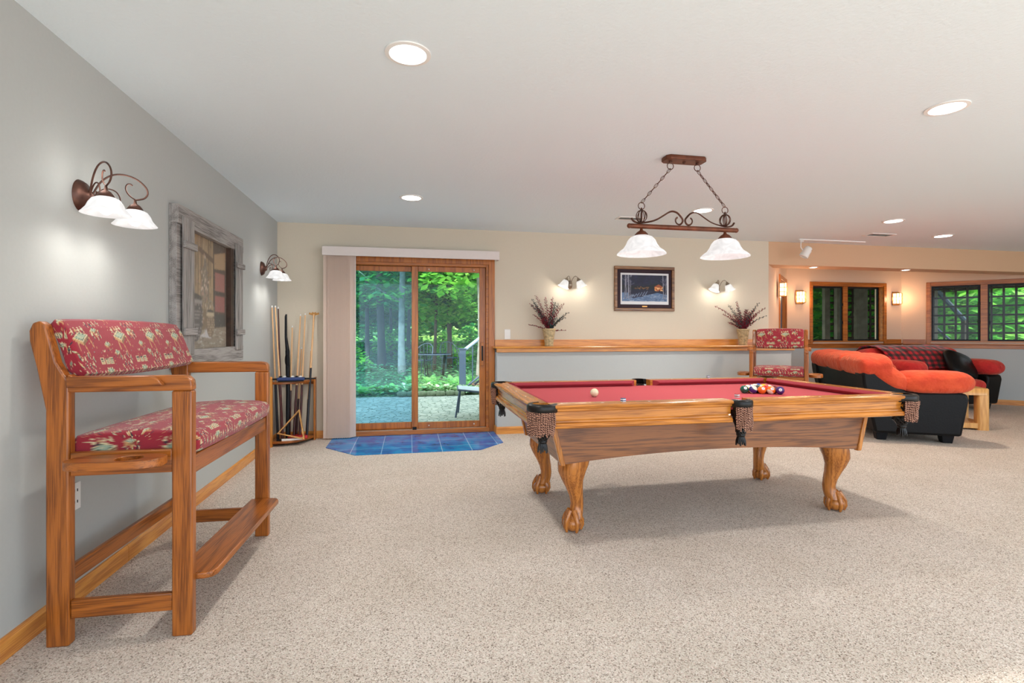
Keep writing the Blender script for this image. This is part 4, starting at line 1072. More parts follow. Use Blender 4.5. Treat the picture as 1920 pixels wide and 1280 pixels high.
arrangement((3.118, 6.03, 1.0352), 1, 'dried burgundy and green arrangement in a stone pot on the left of the ledge',
            spec(4, 24, 0, [(PI, .17, .44, 'r'), (PI, .22, .40, 'g'), (0, .25, .25, 'g'), (PI, .26, .10, 'r'), (0, .22, .02, 'r'), (.3, .05, .42, 'r'), (2.8, .05, .42, 'r')]))
arrangement((5.765, 6.03, 1.0352), 2, 'dried burgundy and green arrangement in a stone pot beside the spectator chair',
            spec(9, 26, .0, [(0, .36, .26, 'g'), (0, .24, .40, 'g'), (0, .34, .36, 'r'), (PI, .42, .40, 'r'), (PI, .30, .26, 'r'), (PI, .22, .36, 'g'), (PI, .1, .40, 'r')]))

# ------------------------------------------------------------------ corner cue rack with cues
CR = thing('corner_cue_rack', 'small oak corner rack holding cues between the grey wall and the blind', 'cue rack', (0.016, 6.134, 0))
Rr = .40
def quarter(r_, z0, z1, wedge=0):
    pts = [(0, 0)]+[(r_*math.sin(PI/2*i/12)**.8, -r_*math.cos(PI/2*i/12)**.8) for i in range(13)]
    return pts
m = MB(); m.prism([(0, 0), (0, -.36), (.05, -.385), (.14, -.385), (.26, -.33), (.34, -.22), (.385, -.10), (.385, 0)], 'z', .0285, .055); obj('base_shelf', m, 'oak_x', CR, bevel=.006)
m = MB(); m.prism([(0, -.33), (0, -.36), (.05, -.385), (.14, -.385), (.26, -.33), (.34, -.22), (.385, -.10), (.385, -.0), (.34, 0), (.34, -.09), (.30, -.20), (.235, -.29), (.13, -.345), (.05, -.345)], 'z', .655, .68); obj('cue_ring', m, 'oak_x', CR, bevel=.005)
m = MB(); m.box(0, .03, -.40, -.361, 0, .71); m.ball((.015, -.38, .72), .018, 10); obj('post', m, 'trim_z', CR)
m = MB(); m.box(.386, .404, -.09, -.0, .001, .70); obj('side_panel', m, 'door_z', CR, bevel=.003)
m = MB(); m.box(.0, .38, -.012, -.0, .62, .66); obj('back_rail', m, 'oak_x', CR)
def cue(x, y, top, dx, dy, lab, butt='cuedark', shaft='cuelight', r0=.0135, bridge=False, split=.42):
    r = thing('pool_cue', lab, 'pool cue', (x, y, .056), 0, 'cues in the corner rack')
    f = lambda z: (dx*z/top, dy*z/top, z)
    zb = top*split
    m = MB(); m.tube([f(0.001), f(.02), f(zb)], [r0*.9, r0, r0*.85], 10); obj('butt', m, butt, r, smooth=60)
    m = MB(); m.tube([f(zb), f(top-.02)], [r0*.8, .0062 if not bridge else .009], 10); obj('shaft', m, shaft, r, smooth=60)
    if bridge:
        m = MB(); c = f(top); q = [(-.055, -.01), (-.05, .012), (-.03, .002), (-.012, .016), (0, .004), (.012, .016), (.03, .002), (.05, .012), (.055, -.01), (.01, -.024), (-.01, -.024)]
        m.prism([(c[0]+a, c[2]+b-.01) for a, b in q], 'y', c[1]-.004, c[1]+.004); obj('bridge_head', m, 'brass', r)
    else:
        m = MB(); m.tube([f(top-.02), f(top)], .0065, 10); obj('tip', m, 'white', r, smooth=60)
    return r
cue(.075, 5.86, 1.43, -.055, -.02, 'pale pool cue leaning farthest left against the grey wall', 'cueblack')
cue(.115, 5.86, 1.42, -.05, .05, 'dark red pool cue standing between two pale cues at the left', 'cueweb', 'cuedark')
cue(.135, 5.81, 1.43, -.08, .02, 'pale pool cue in front of the dark red one', 'cuedark')
cue(.235, 5.98, .98, .03, .12, 'short pale pool cue just right of the black cue case')
cue(.225, 5.90, 1.35, .03, .2, 'tall thin pale cue right of the black cue case', 'cuedark')
cue(.285, 5.90, 1.36, .02, .2, 'tallest pale cue near the middle of the corner rack', 'cuedark')
cue(.34, 5.985, .96, .03, .1, 'short pale cue nearest the bridge stick', 'cuedark')
cue(.36, 5.89, 1.37, .04, .2, 'bridge stick with a notched head at the right of the cue rack', 'cueblack', 'cuelight', .013, True, .55)
cue(.185, 5.87, 1.22, -.01, .2, 'slim pale cue half hidden behind the navy brush on the rack', 'cuedark')
r = thing('cue_case', 'slim black cue case leaning in the corner rack', 'cue case', (.175, 5.85, .056))
m = MB(); m.tube([(0, 0, .001), (0, .02, .5), (-.02, .08, .95)], .022, 10); m.tube([(-.02, .08, .95), (-.045, .12, 1.1), (-.05, .14, 1.32), (-.045, .14, 1.345)], [.02, .013, .012, .008], 10); obj('sleeve', m, 'blackmetal', r, smooth=60)
m = MB(); torus(m, (-.01, .02, .85), .03, .004, 'y', sc=(.7, 2.2)); obj('strap', m, 'blackmetal', r)
# triangle, brush and boxes on the rack
r = thing('ball_rack_triangle', 'wooden ball triangle propped on the lower shelf of the cue rack', 'ball triangle', (.20, 5.785, .058))
m = MB(); T_ = Matrix.Rotation(math.radians(-14), 4, 'X') @ Matrix.Rotation(math.radians(14), 4, 'Y')
tri = [Vector((-.135, 0, .04)), Vector((.155, 0, .04)), Vector((.01, 0, .34))]
def inset(k):
    c = sum(tri, Vector())/3; return [c+(p-c)*k for p in tri]
o1, i1 = inset(1.0), inset(.86)
rings = []
for y0 in (-.02, .02):
    pass
m.T = T_
m.loft([[p+Vector((0, y, 0)) for p in pp] for pp, y in ((o1, -.022), (o1, .022), (i1, .022), (i1, -.022))], loop=True)
obj('frame', m, 'light_oak', r, bevel=.004)
r = thing('table_brush', 'navy and black table brush lying on top of the cue rack', 'brush', (.22, 5.77, .6815), .12)
m = MB(); m.box(-.13, .14, -.03, .03, .012, .045); obj('brush_head', m, 'navy', r, bevel=.01)
m = MB(); m.box(-.12, .13, -.026, .026, .0005, .0118); obj('bristles', m, 'blackmetal', r)
m = MB(); m.tube([(.14, 0, .028), (.25, .01, .026)], [.011, .007], 8); m.tube([(-.13, 0, .028), (-.19, .005, .03)], [.011, .006], 8); obj('handle', m, 'blackmetal', r)
r = thing('chalk_pieces', 'white chalk pieces heaped on the navy brush', 'chalk', (.22, 5.775, .727)); rr_ = random.Random(4)
for k in range(6):
    x = -.10+k*.04; m = MB(); m.box(x-.013, x+.013, -.012, .012, 0, .014); obj('chalk_block', m, 'white' if k % 2 else 'blackmetal', r, bevel=.002)
for (x, y, z, w, d_, h, rz, mt, nm, lab) in ((.26, 5.90, .0555, .2, .12, .035, .3, 'redbox', 'red_box', 'red box on the lower shelf of the cue rack'),
                                             (.235, 5.81, .0555, .22, .05, .02, .25, 'white', 'white_booklet', 'white booklet lying in front of the red box'),
                                             (.13, 5.80, .0555, .10, .05, .014, -.1, 'blackmetal', 'black_pouch', 'flat black pouch at the left of the lower rack shelf')):
    m = MB(Matrix.Rotation(rz, 4, 'Z')); m.box(-w/2, w/2, -d_/2, d_/2, 0, h)
    tag(obj(nm, m, mt, bevel=.003, loc=(x, y, z)), lab, 'box')

# ------------------------------------------------------------------ sofas
def sofa(nm, lab, loc, rz, Lh, cush, ncu, feet='leather'):
    r = thing(nm, lab, 'sofa', loc, rz); aw = .30
    m = MB(); m.prism([(-.40, .10), (-.50, .60), (-.52, .73), (-.48, .77), (-.38, .76), (-.26, .45), (-.22, .10)], 'x', -Lh+.02, Lh-.02); obj('back_shell', m, 'leather', r, bevel=.03, segs=3)
    m = MB(); m.box(-Lh+aw, Lh-aw, -.26, .40, .10, .30); obj('base', m, 'leather', r, bevel=.02)
    for s in (-1, 1):
        m = MB(); pr = [(-.42, .09), (-.53, .62), (-.545, .745), (-.50, .775), (-.40, .76), (-.10, .545), (.34, .56), (.42, .545), (.435, .48), (.37, .09)]
        a, b = sorted((s*Lh, s*(Lh-aw+.02))); m.prism(pr, 'x', a, b); obj('arm', m, 'leather', r, bevel=.035, segs=3)
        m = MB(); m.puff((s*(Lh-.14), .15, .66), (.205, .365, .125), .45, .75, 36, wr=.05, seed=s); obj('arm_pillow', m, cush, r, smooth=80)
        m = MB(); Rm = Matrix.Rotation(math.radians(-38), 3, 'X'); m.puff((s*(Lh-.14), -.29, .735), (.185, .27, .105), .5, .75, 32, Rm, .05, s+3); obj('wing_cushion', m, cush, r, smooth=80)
    w = (2*Lh-.05)/ncu
    for k in range(ncu):
        x = -Lh+.025+w*(k+.5)
        m = MB(); Rm = Matrix.Rotation(math.radians(8), 3, 'X')
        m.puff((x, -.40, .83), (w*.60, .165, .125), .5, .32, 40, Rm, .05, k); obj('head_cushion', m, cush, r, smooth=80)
        if k > -1:
            w2 = (2*Lh-2*aw)/ncu; x2 = -Lh+aw+w2*(k+.5)
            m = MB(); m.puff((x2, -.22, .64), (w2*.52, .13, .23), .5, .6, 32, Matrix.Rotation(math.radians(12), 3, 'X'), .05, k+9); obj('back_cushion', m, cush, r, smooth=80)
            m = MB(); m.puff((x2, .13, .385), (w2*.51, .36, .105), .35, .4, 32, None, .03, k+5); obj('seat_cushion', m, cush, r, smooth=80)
    for sx in (-1, 1):
        for sy in (-.33, .28):
            m = MB(); q = lambda z, a: [(sx*(Lh-.14)-a, sy-a, z), (sx*(Lh-.14)+a, sy-a, z), (sx*(Lh-.14)+a, sy+a, z), (sx*(Lh-.14)-a, sy+a, z)]
            m.loft([q(0, .045), q(.105, .062)]); obj('foot', m, 'blackmetal', r, bevel=.006)
    return r
sofa('leather_sofa', 'black leather sofa with suede cushions coloured warm-lit orange seen from behind, nearest the pool table', (7.46, 5.60, 0), math.atan2(-.87, -.49), 1.17, 'suede_warm_lit', 3)
sofa('leather_loveseat', 'black leather loveseat with red suede cushions and a plaid blanket, under the bay windows', (9.63, 6.75, 0), PI, .86, 'suede_r', 2)
# plaid blanket over the loveseat back
def plaid():
    m, nt, b = newmat('buffalo_plaid'); a = N(nt, 'ShaderNodeAttribute'); a.attribute_name = 'paint'; L(nt, a.outputs['Color'], b.inputs['Base Color']); b.inputs['Roughness'].default_value = .95
    b.inputs['Sheen Weight'].default_value = .3; return m
m = MB(); NX, NT = 90, 70; v = []; f = []
path = [(-.63, .62), (-.625, .75), (-.60, .88), (-.52, .965), (-.40, .985), (-.25, .965), (-.12, .90), (-.045, .80), (-.005, .70), (.01, .62)]
for i in range(NX+1):
    for j in range(NT+1):
        u = i/NX; t_ = j/NT*(len(path)-1); k = min(len(path)-2, int(t_)); a, b = path[k], path[k+1]; fr = t_-k
        y = a[0]+(b[0]-a[0])*fr; z = a[1]+(b[1]-a[1])*fr
        x = -.55+1.36*u-.12*(j/NT-.4)+.02*noise.noise(Vector((j*.08, 0, 0)))
        h_ = .014*noise.noise(Vector((u*9, j*.09, 3)))
        v.append((x, y+h_, z+h_+.012))
        c1 = int(u*1.36/.06) % 2; c2 = int(j/NT*1.25/.06) % 2
        m.col.append(tuple((C(200, 16, 34), C(104, 10, 22), C(14, 8, 10))[c1+c2][:3])+(1,))
for i in range(NX):
    for j in range(NT): a = i*(NT+1)+j; f.append((a, a+1, a+NT+2, a+NT+1))
m.add(v, f); o = obj('plaid_blanket', m, plaid(), smooth=80, loc=(9.66, 6.75, 0), rot=(0, 0, PI)); tag(o, 'red and black plaid blanket draped over the back of the loveseat', 'blanket')
so = o.modifiers.new('thick', 'SOLIDIFY'); so.thickness = .008
m = MB(); m.puff((0, 0, 0), (.24, .24, .09), .5, .45, 32, None, .04, 2)
tag(obj('black_pillow', m, 'leather', smooth=80, loc=(9.98, 6.55, .69), rot=(math.radians(52), math.radians(20), math.radians(-8))), 'shiny black leather throw pillow in the right corner of the loveseat', 'pillow')
# end table
ET = thing('end_table', 'light oak end table with thick rounded legs beside the black leather sofa', 'side table', (8.30, 5.40, 0), math.atan2(-.49, .87))
def rrect(hx, hy, r_, z):
    pts = []
    for cx, cy, a0 in ((hx-r_, hy-r_, 0), (-hx+r_, hy-r_, 90), (-hx+r_, -hy+r_, 180), (hx-r_, -hy+r_, 270)):
        for k in range(5): a = math.radians(a0+90*k/4); pts.append((cx+r_*math.cos(a), cy+r_*math.sin(a), z))
    return pts
m = MB(); m.loft([rrect(.30, .30, .05, .43), rrect(.30, .30, .05, .50), rrect(.30, .30, .05, .502), rrect(.29, .29, .05, .515)]); obj('tabletop', m, 'light_oak', ET, bevel=.003)
m = MB(); m.loft([rrect(.285, .285, .05, .02), rrect(.285, .285, .05, .085)]); obj('bottom_shelf', m, 'light_oak', ET, bevel=.003)
for sx in (-1, 1):
    for sy in (-1, 1):
        m = MB(); pts = [(p[0]+sx*.235, p[1]+sy*.235, 0) for p in rrect(.062, .062, .035, 0)]
        for a_, b_ in ((0, .09), (.0901, .4295)):
            m.loft([[(x, y, a_) for x, y, _ in pts], [(x, y, b_) for x, y, _ in pts]])
        obj('leg', m, 'light_oak', ET)

# ------------------------------------------------------------------ outdoors
m = MB(); m.box(-6, 14, 6.34, 10.3, -.25, -.05); struct('patio', m, 'patio')
def gz(x, y):
    t_ = max(0, y-11); return -.07+t_*.043+.03*noise.noise(Vector((x*.4, y*.4, 0)))*min(1, t_)
m = MB(); v = []; f = []; nx, ny = 70, 50
for j in range(ny+1):
    for i in range(nx+1):
        x = -22+i*80/nx; y = 10.2+j*50/ny; v.append((x, y, gz(x, y)))
for j in range(ny):
    for i in range(nx): a = j*(nx+1)+i; f.append((a, a+1, a+nx+2, a+nx+1)); m.mi.append(1 if 10.2+j*50/ny > 30 else 0)
o_ = len(m.v); m.v += v; m.f += f
g = obj('woodland_ground', m, ['soil', 'lawn'], smooth=60); g['kind'] = 'structure'
m = MB(); m.box(14, 40, -3, 10.2, -.25, -.07); struct('side_ground', m, 'soil')
# planter edging stones
for k in range(7):
    x = 1.30+k*.19; m = MB(); m.puff((0, 0, 0), (.10, .07, .055), .5, .5, 14, None, .15, k)
    tag(obj('edging_stone', m, 'stone', smooth=60, loc=(x, 10.28+random.uniform(-.02, .02), -.0), rot=(0, 0, random.uniform(-.2, .2))), 'mossy edging stone, %s from the left in the flower bed border' % ['first', 'second', 'third', 'fourth', 'fifth', 'sixth', 'seventh'][k], 'stone', 'mossy stones edging the flower bed')
# plants
def rosette(nm, lab, cat, loc, n, ln, wd, mt, seed, droop=.5, frond=False, group=None):
    R = random.Random(seed); m = MB()
    for k in range(n):
        a = 2*PI*k/n*3.0+R.uniform(-.3, .3); l_ = ln*R.uniform(.7, 1.1); el = R.uniform(.5, 1.35); d_ = Vector((math.cos(a), math.sin(a), 0)); w = Vector((-d_.y, d_.x, 0))
        pts = []
        for i in range(7):
            t_ = i/6; pts.append(d_*l_*t_*math.cos(el*.8)+Vector((0, 0, l_*(t_*math.sin(el)-droop*t_*t_*.7)+.02)))
        if not frond:
            prof = [.15, .7, 1, .95, .75, .4, .03]
            L_ = [p-w*wd*q+Vector((0, 0, wd*q*.35)) for p, q in zip(pts, prof)]; R_ = [p+w*wd*q+Vector((0, 0, wd*q*.35)) for p, q in zip(pts, prof)]
            vv = []; ff = []
            for i in range(7): vv += [L_[i], pts[i], R_[i]]
            for i in range(6): b = i*3; ff += [(b, b+1, b+4, b+3), (b+1, b+2, b+5, b+4)]
            m.add(vv, ff)
        else:
            for i in range(12):
                t_ = (i+1)/13; q = t_*6; j = int(q); p = pts[j].lerp(pts[min(6, j+1)], q-j); s_ = wd*2.2*(1-t_)+.01; tt = (pts[min(6, j+1)]-pts[j]).normalized()
                for sg in (-1, 1):
                    e = p+w*sg*s_+tt*s_*.3; m.add([p, p+tt*.02, e, e-tt*.012], [(0, 1, 2, 3)])
    o = obj(nm, m, mt, recalc=False, loc=loc); return tag(o, lab, cat, group)
R = random.Random(21)
for k in range(9):
    x = 1.45+.16*k+R.uniform(-.05, .05); y = 10.55+R.uniform(0, .5)
    rosette('hosta', 'variegated hosta, %s from the left behind the mossy stone edging' % ['first', 'second', 'third', 'fourth', 'fifth', 'sixth', 'seventh', 'eighth', 'ninth'][k], 'plant', (x, y, gz(x, y)), 20, .36, .05, 'hosta', k, .6, False, 'hostas in the flower bed')
for k, (x, y, s_) in enumerate(((1.5, 11.6, .62), (1.95, 11.7, .66), (2.4, 11.6, .6), (-.2, 10.9, .5), (.15, 10.7, .45), (.55, 10.8, .42), (.85, 11.0, .4), (1.1, 10.9, .4), (2.9, 11.8, .6), (2.6, 11.2, .5), (-.6, 11.1, .55))):
    rosette('fern', 'light green fern %s' % (('tallest at the back, ' if y > 11.05 else '')+'through the fixed pane, left of stone edging' if x < 1.2 else 'behind the hostas, seen through the sliding pane'), 'plant', (x, y, gz(x, y)), 16, s_, .05, 'fern', k+40, .7, True, 'ferns beyond the patio')
def scatter(nm, lab, n, area, size, mt, seed, hgt):
    R = random.Random(seed); m = MB()
    for k in range(n):
        x = R.uniform(area[0], area[1]); y = area[2]+(area[3]-area[2])*R.random()**1.5; z = gz(x, y)+R.uniform(.0, hgt)
        s_ = size*R.uniform(.6, 1.4)*(1+(y-10)*.03); a = R.uniform(0, 6.28); u = Vector((math.cos(a), math.sin(a), R.uniform(-.3, .3)))*s_; w = Vector((-math.sin(a), math.cos(a), R.uniform(-.2, .6)))*s_*.7
        c = Vector((x, y, z)); m.add([c-u, c+w*.6, c+u, c-w*.6], [(0, 1, 2, 3)])
    o = obj(nm, m, mt, recalc=False); tag(o, lab, 'ground cover', kind='stuff'); return o
scatter('ground_cover', 'low leafy ground cover carpeting the woodland floor beyond the patio', 15000, (-4, 6, 10.5, 24), .05, 'cover', 3, .22)
scatter('ground_cover', 'low leafy ground cover outside the bay windows', 12000, (9, 34, 10.5, 30), .08, 'cover', 4, .5)
# trees
def crown(m, c, h, n, size, R):
    for k in range(n):
        while True:
            p = Vector((R.uniform(-1, 1), R.uniform(-1, 1), R.uniform(-1, 1)))
            if p.length < 1: break
        q = Vector((c[0]+p.x*h[0], c[1]+p.y*h[1], c[2]+p.z*h[2]))
        if noise.noise(q*1.1+Vector((c[0], 0, 0))) < -.08: continue
        a = R.uniform(0, 6.28); s_ = size*R.uniform(.6, 1.3); tl = R.uniform(-.7, .7)
        u = Vector((math.cos(a), math.sin(a), tl)).normalized()*s_; w = u.cross(Vector((R.uniform(-.4, .4), R.uniform(-.4, .4), 1))).normalized()*s_*.62
        m.add([q-u, q-u*.1+w, q+u, q-u*.1-w], [(0, 1, 2, 3)])
def tree(x, y, rad, lean, lab, crowns, seed, fol='foliage', bark='bark', group=None, size=.16, h=8, cnt=1500):
    R = random.Random(seed); z0 = gz(x, y)-.05
    r = thing('tree', lab, 'tree', (x, y, z0), 0, group)
    m = MB(); pts = []; rr = []
    for i in range(9):
        t_ = i/8; pts.append((lean[0]*t_*t_+.06*math.sin(t_*5+seed), lean[1]*t_, h*t_)); rr.append(rad*(1.05-.5*t_) if i else rad*1.35)
    m.tube(pts, rr, 12)
    for k in range(4):
        t_ = R.uniform(.3, .8); i = int(t_*8); p = Vector(pts[i]); a = R.uniform(0, 6.28); d_ = Vector((math.cos(a), math.sin(a), .5))
        m.tube([p, p+d_*.7, p+d_*1.5+Vector((0, 0, .2))], [rad*.4, rad*.25, rad*.08], 6)
    obj('trunk', m, bark, r, smooth=60)
    m = MB()
    for (c, hh, n) in crowns: crown(m, c, hh, int(n*cnt/1000), size, R)
    obj('foliage', m, fol, r, recalc=False)
    return r
def at(px, Y):   # point outdoors on the sight line of a picture column, at distance Y
    s_, c_ = math.sin(math.atan(192/961)), math.cos(math.atan(192/961)); u = (px-960)/961; return 1.454+(s_+u*c_)/(c_-u*s_)*Y
low = [((0, 0, 3.6), (2.2, 1.6, 1.9), 1500), ((.3, 0, 6), (2.6, 2.4, 1.6), 900)]
T1 = [(685, 17, .10, 'slim dark tree trunk near the left edge of the fixed door pane'), (713, 16, .17, 'thickest dark tree trunk in the middle of the fixed door pane'), (735, 19, .08, 'thin tree just right of the thickest trunk'),
      (757, 14, .13, 'pale blue grey tree trunk beside the meeting stile'), (768, 18, .09, 'dark tree trunk right against the meeting stile'), (815, 15, .065, 'thin brown tree standing behind the garden chairs')]
for k, (px, Y, rad, lab) in enumerate(T1):
    x = at(px, Y); tree(x, Y, rad*.68, (.0, 0), lab, [((0, 0, 3.7), (1.5, 1.3, 1.9), 1500)], k+1, 'foliage', 'bark_light' if px == 757 else 'bark', None, .13)
tree(at(905, 12.5), 12.5, .12, (-.9, 0), 'pale leaning tree trunk at the right edge of the sliding door', [((-.6, .3, 3.6), (1.5, 1, 1.5), 1500)], 31, 'foliage2', 'bark_light', None, .13)
tree(at(840, 15.5), 15.5, .07, (.1, 0), 'leafy bright green maple filling the sliding door pane', [((0, -.4, 3.0), (1.7, 1.2, 1.6), 5000), ((.9, -1.0, 2.2), (.9, .8, .8), 1500)], 33, 'foliage2', 'bark', None, .095)
for k, px in enumerate((640, 690, 730, 780, 830, 880, 930)):
    Y = 22+(k % 3)*3; x = at(px, Y)
    tree(x, Y, .08, (0, 0), 'background tree deep in the woods seen through the sliding door', [((0, 0, 2.9), (2.2, 1.8, 2.4), 3200), ((0, 0, 5.8), (2.4, 2, 1.8), 800)], 60+k, 'foliage2' if k % 2 else 'foliage', 'bark', 'woods behind the sliding door', .19)
for k, px in enumerate((1500, 1545, 1590, 1640, 1700, 1740, 1780, 1820, 1870, 1920, 1965)):
    Y = (13.5, 17, 20)[k % 3]; x = at(px, Y)
    tree(x, Y, .14, (0, 0), 'woodland tree outside the bay windows', [((0, 0, 2.4), (3.0, 2.2, 2.2), 2600), ((0, 0, 5.2), (3, 2.4, 1.8), 700)], 80+k, 'foliage2' if k % 4 else 'foliage', 'bark_light' if k % 2 else 'bark', 'woods outside the bay windows', .2)

for k, (x, y) in enumerate(((-7, 37), (-3.2, 39), (.6, 37), (4.4, 39), (8.2, 37), (16, 30), (20.5, 28), (25, 27), (29.5, 25), (33, 21), (36, 17))):
    tree(x, y, .15, (0, 0), 'distant tree at the far edge of the woods', [((0, 0, 3.2), (3.4, 2.4, 3.2), 2600), ((0, 0, 7.2), (3.4, 2.4, 2.6), 1500)], 120+k, 'foliage2', 'bark', 'far edge of the woods', .3)
R = random.Random(8)
for k, (px, Y, s_) in enumerate(((655, 15, .8), (700, 19, .9), (745, 17.5, .8), (800, 19.5, .9), (850, 17, .8), (895, 19, .9), (1530, 12.8, .7), (1560, 15, .9), (1650, 14.5, .9), (1750, 12, .7), (1800, 13, .8), (1860, 12, .8), (1910, 11, .8))):
    x = at(px, Y); m = MB(); crown(m, (0, 0, .7*s_), (1.0*s_, .8*s_, .75*s_), int(1000*s_), .09, R)
    tag(obj('shrub', m, 'foliage' if k % 2 else 'foliage2', recalc=False, loc=(x, Y, gz(x, Y))), 'leafy shrub %s' % ('low among the trees behind the sliding door' if px < 1000 else 'low among the trees outside the bay windows'), 'shrub', 'shrubs in the woods')
# patio chair just outside
r = thing('patio_chair', 'slate blue metal patio chair standing on the pavers right outside the door', 'patio chair', (2.40, 7.60, -.05))
def legt(nm, pts, rr=.014, par=None, mt='bluemetal'):
    m = MB(); m.tube(pts, rr, 8, flat=1); return obj(nm, m, mt, par or r, smooth=60)
legt('leg', [(-.28, -.02, 0), (-.22, -.02, .40)]); legt('leg', [(.13, -.18, 0), (.15, -.18, .30), (.13, -.18, .58)], .022); legt('leg', [(-.20, .45, 0), (-.16, .45, .40)]); legt('leg', [(.30, .42, 0), (.28, .42, .58)], .018)
m = MB(); m.loft([[(-.24, -.05, .40), (.30, -.20, .345), (.42, .42, .345), (-.2, .48, .40)], [(-.24, -.05, .425), (.30, -.20, .37), (.42, .42, .37), (-.2, .48, .425)]]); tag(obj('seat', m, plain('pale_sling', C(200, 208, 214), .8), r), 'pale sling seat')
m = MB(); m.tube([(-.25, -.06, .41), (.31, -.21, .355), (.43, .43, .355), (-.21, .49, .41)], .014, 8, loop=True); obj('seat_frame', m, 'bluemetal', r)
legt('armrest', [(-.02, -.19, .50), (.10, -.19, .60), (.30, -.19, .60), (.46, -.1, .66)], .016)
legt('back_frame', [(.30, -.20, .36), (.48, -.18, .85), (.52, .40, .85), (.42, .42, .36)], .014)
# garden furniture
def garden_chair(x, y, rz, lab):
    z = gz(x, y); r = thing('garden_chair', lab, 'garden chair', (x, y, z), rz, 'wire garden chairs in the woods')
    m = MB(); torus(m, (0, 0, .44), .24, .010, 'z', 24); 
    for k in range(5): m.tube([(-.2+k*.1, -.2, .44), (-.2+k*.1, .2, .44)], .004, 4)
    obj('seat', m, 'bluemetal', r)
    m = MB(); pts = [(.27*math.cos(a), .22*math.sin(a) if math.sin(a) > 0 else 0, .46+.42*abs(math.sin(a))**.6) for a in [PI*i/16 for i in range(17)]]; m.tube(pts, .011, 6)
    for k in range(1, 8):
        a = PI*k/8; m.tube([(.24*math.cos(a), .2*math.sin(a), .45), (.27*math.cos(a), .22*math.sin(a), .46+.42*math.sin(a)**.6)], .006, 5)
    obj('back', m, 'bluemetal', r)
    for a in (.8, 2.3, 3.9, 5.5):
        m = MB(); m.tube([(.22*math.cos(a), .22*math.sin(a), .44), (.26*math.cos(a), .26*math.sin(a), 0)], .011, 6); obj('leg', m, 'bluemetal', r)
garden_chair(at(843, 14.3), 14.3, .3, 'round backed wire garden chair left of the stair railing'); garden_chair(at(793, 13.6), 13.6, -.6, 'round backed wire garden chair partly hidden by the meeting stile')
x_, y_ = at(815, 13.4), 13.4; r = thing('garden_table', 'small glass topped garden table between the wire chairs', 'garden table', (x_, y_, gz(x_, y_)))
m = MB(); m.lathe([(.001, .60), (.42, .60), (.42, .625), (.001, .625)], 28); obj('table_top', m, 'glassdark', r); m = MB(); m.lathe([(.42, .598), (.435, .612), (.42, .628)], 28); obj('rim', m, 'bluemetal', r)
for a in (.6, 2.2, 3.8, 5.4): m = MB(); m.tube([(.36*math.cos(a), .36*math.sin(a), .6), (.28*math.cos(a), .28*math.sin(a), 0)], .014, 6); obj('leg', m, 'blackmetal', r)
# deck stair with railing
r = thing('stair_railing', 'slate blue stair railing rising to the right beyond the patio', 'railing', (at(867, 10.75), 10.75, -.07))
m = MB(); m.box(-.065, .065, -.065, .065, 0, .93); m.box(-.08, .08, -.08, .08, .93, .95); obj('newel_post', m, 'bluemetal', r)
m = MB(); m.tube([(.05, 0, .92), (1.9, 0, 2.35)], .04, 8, flat=.7); obj('handrail', m, plain('pale_blue_rail', C(130, 150, 172), .4), r)
m = MB(); m.tube([(.05, 0, .12), (1.9, 0, 1.5)], .022, 6); obj('bottom_rail', m, 'bluemetal', r)
for k in range(1, 11):
    m = MB(); x = .05+k*.165; m.tube([(x, 0, .12+(x-.05)*.746), (x, 0, .92+(x-.05)*.773)], .013, 6); obj('baluster', m, 'bluemetal', r)
r = thing('deck_stairs', 'brown deck steps climbing beside the slate blue railing', 'stairs', (at(867, 10.75)+.1, 10.85, -.07))
for k in range(6): m = MB(); m.box(.15+k*.28, .15+k*.28+.32, 0, 1.0, 0 if k < 1 else k*.18-.02, .16+k*.18); obj('step', m, plain('step_brown', C(120, 84, 74), .8), r)
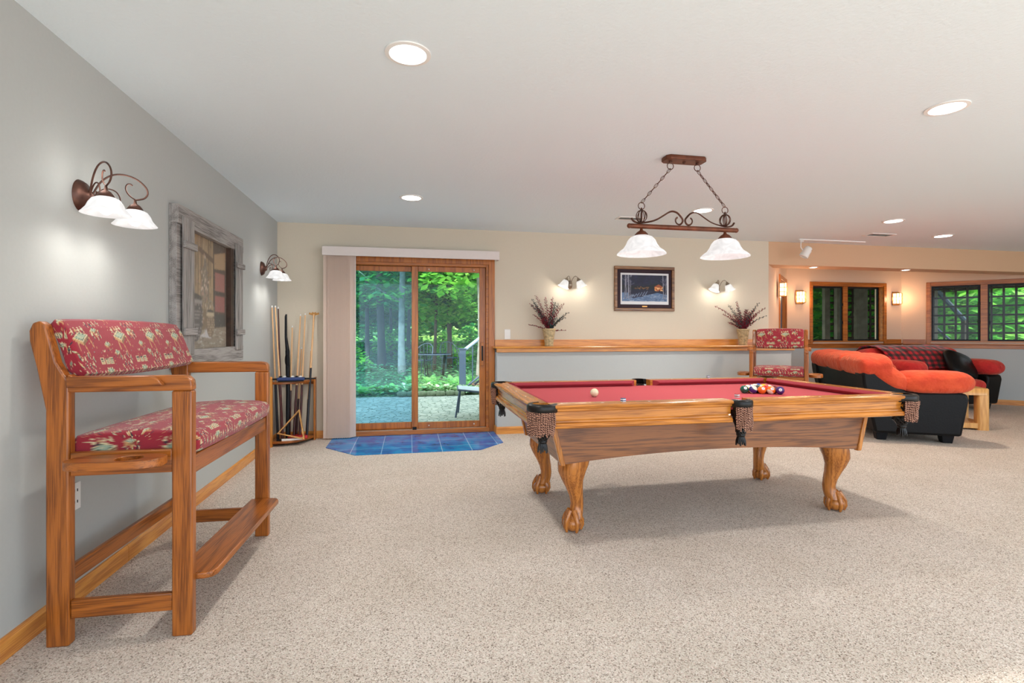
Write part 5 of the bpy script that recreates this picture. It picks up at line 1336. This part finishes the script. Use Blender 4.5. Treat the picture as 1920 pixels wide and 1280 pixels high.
# lattice screens and deck posts outside the bay
def lattice(nm, lab, loc, rz, w, z0, z1, sp=.155, t=.038):
    r = thing(nm, lab, 'lattice', loc, rz)
    m = MB(); m.box(-.04, 0, -.02, .02, .0, z1+.05); m.box(w, w+.04, -.02, .02, .0, z1+.05); m.box(0, w, -.02, .02, z1, z1+.05); m.box(0, w, -.02, .02, z0-.05, z0); obj('frame', m, 'lattice', r)
    m = MB(); x = sp
    while x < w-.03: m.box(x-t/2, x+t/2, -.014, -.0005, z0, z1); x += sp
    z = z0+sp
    while z < z1-.02: m.box(0, w, .0005, .014, z-t/2, z+t/2); z += sp
    obj('slat', m, 'lattice', r); return r
lattice('lattice_screen', 'dark brown square lattice screen just outside the right bay window', (10.75, 8.02, -.07), -PI/4, 1.9, .95, 2.35, .16, .032)
x0_ = at(1553, 10.6)
lattice('lattice_screen', 'dark lattice screen under the deck seen through the left bay window', (x0_, 10.6, -.07), 0, at(1648, 10.6)-x0_, .3, 2.35, .17, .05)
for x, y, w, lab in ((at(1549, 9.6), 9.6, .065, 'deck post near the middle of the left casement pane'), (at(1614, 10.0), 10.0, .15, 'broad grey post in the right casement pane'), (at(1572, 9.4), 9.4, .07, 'dark deck post at the right edge of the left casement pane'), (at(1645, 8.9), 8.9, .03, 'dark narrow post at the right edge of the right casement pane')):
    m = MB(); m.box(-w, w, -.04, .04, 0, 2.60); tag(obj('deck_post', m, 'deck', loc=(x, y, -.07)), lab, 'post')
r = thing('deck_handrail', 'slanting grey deck handrail seen through the lattice of the right bay window', 'railing', (at(1752, 11), 11, -.07))
m = MB(); d0 = at(1808, 11)-at(1752, 11); m.tube([(0, 0, 2.45), (d0, 0, 1.62)], .06, 8); obj('handrail', m, 'bluemetal', r)
m = MB(); m.box(d0-.05, d0+.05, -.05, .05, 0, 1.62); obj('post', m, 'deck', r)
m = MB(); m.box(-.05, .05, -.05, .05, 0, 2.43); obj('post', m, 'deck', r)
m = MB(); m.tube([(0, 0, 1.45), (d0, 0, .75)], .03, 8); obj('bottom_rail', m, 'bluemetal', r)
r = thing('upper_deck', 'dark timber deck overhead outside the bay windows', 'deck', (0, 0, 2.55))
m = MB(); m.box(8.9, 16.5, 8.25, 12.4, .0, .04); obj('deck_boards', m, 'deck', r)
for k in range(9): m = MB(); m.box(9+k*.9, 9.05+k*.9, 8.25, 12.4, -.2, -.001); obj('joist', m, 'deck', r)
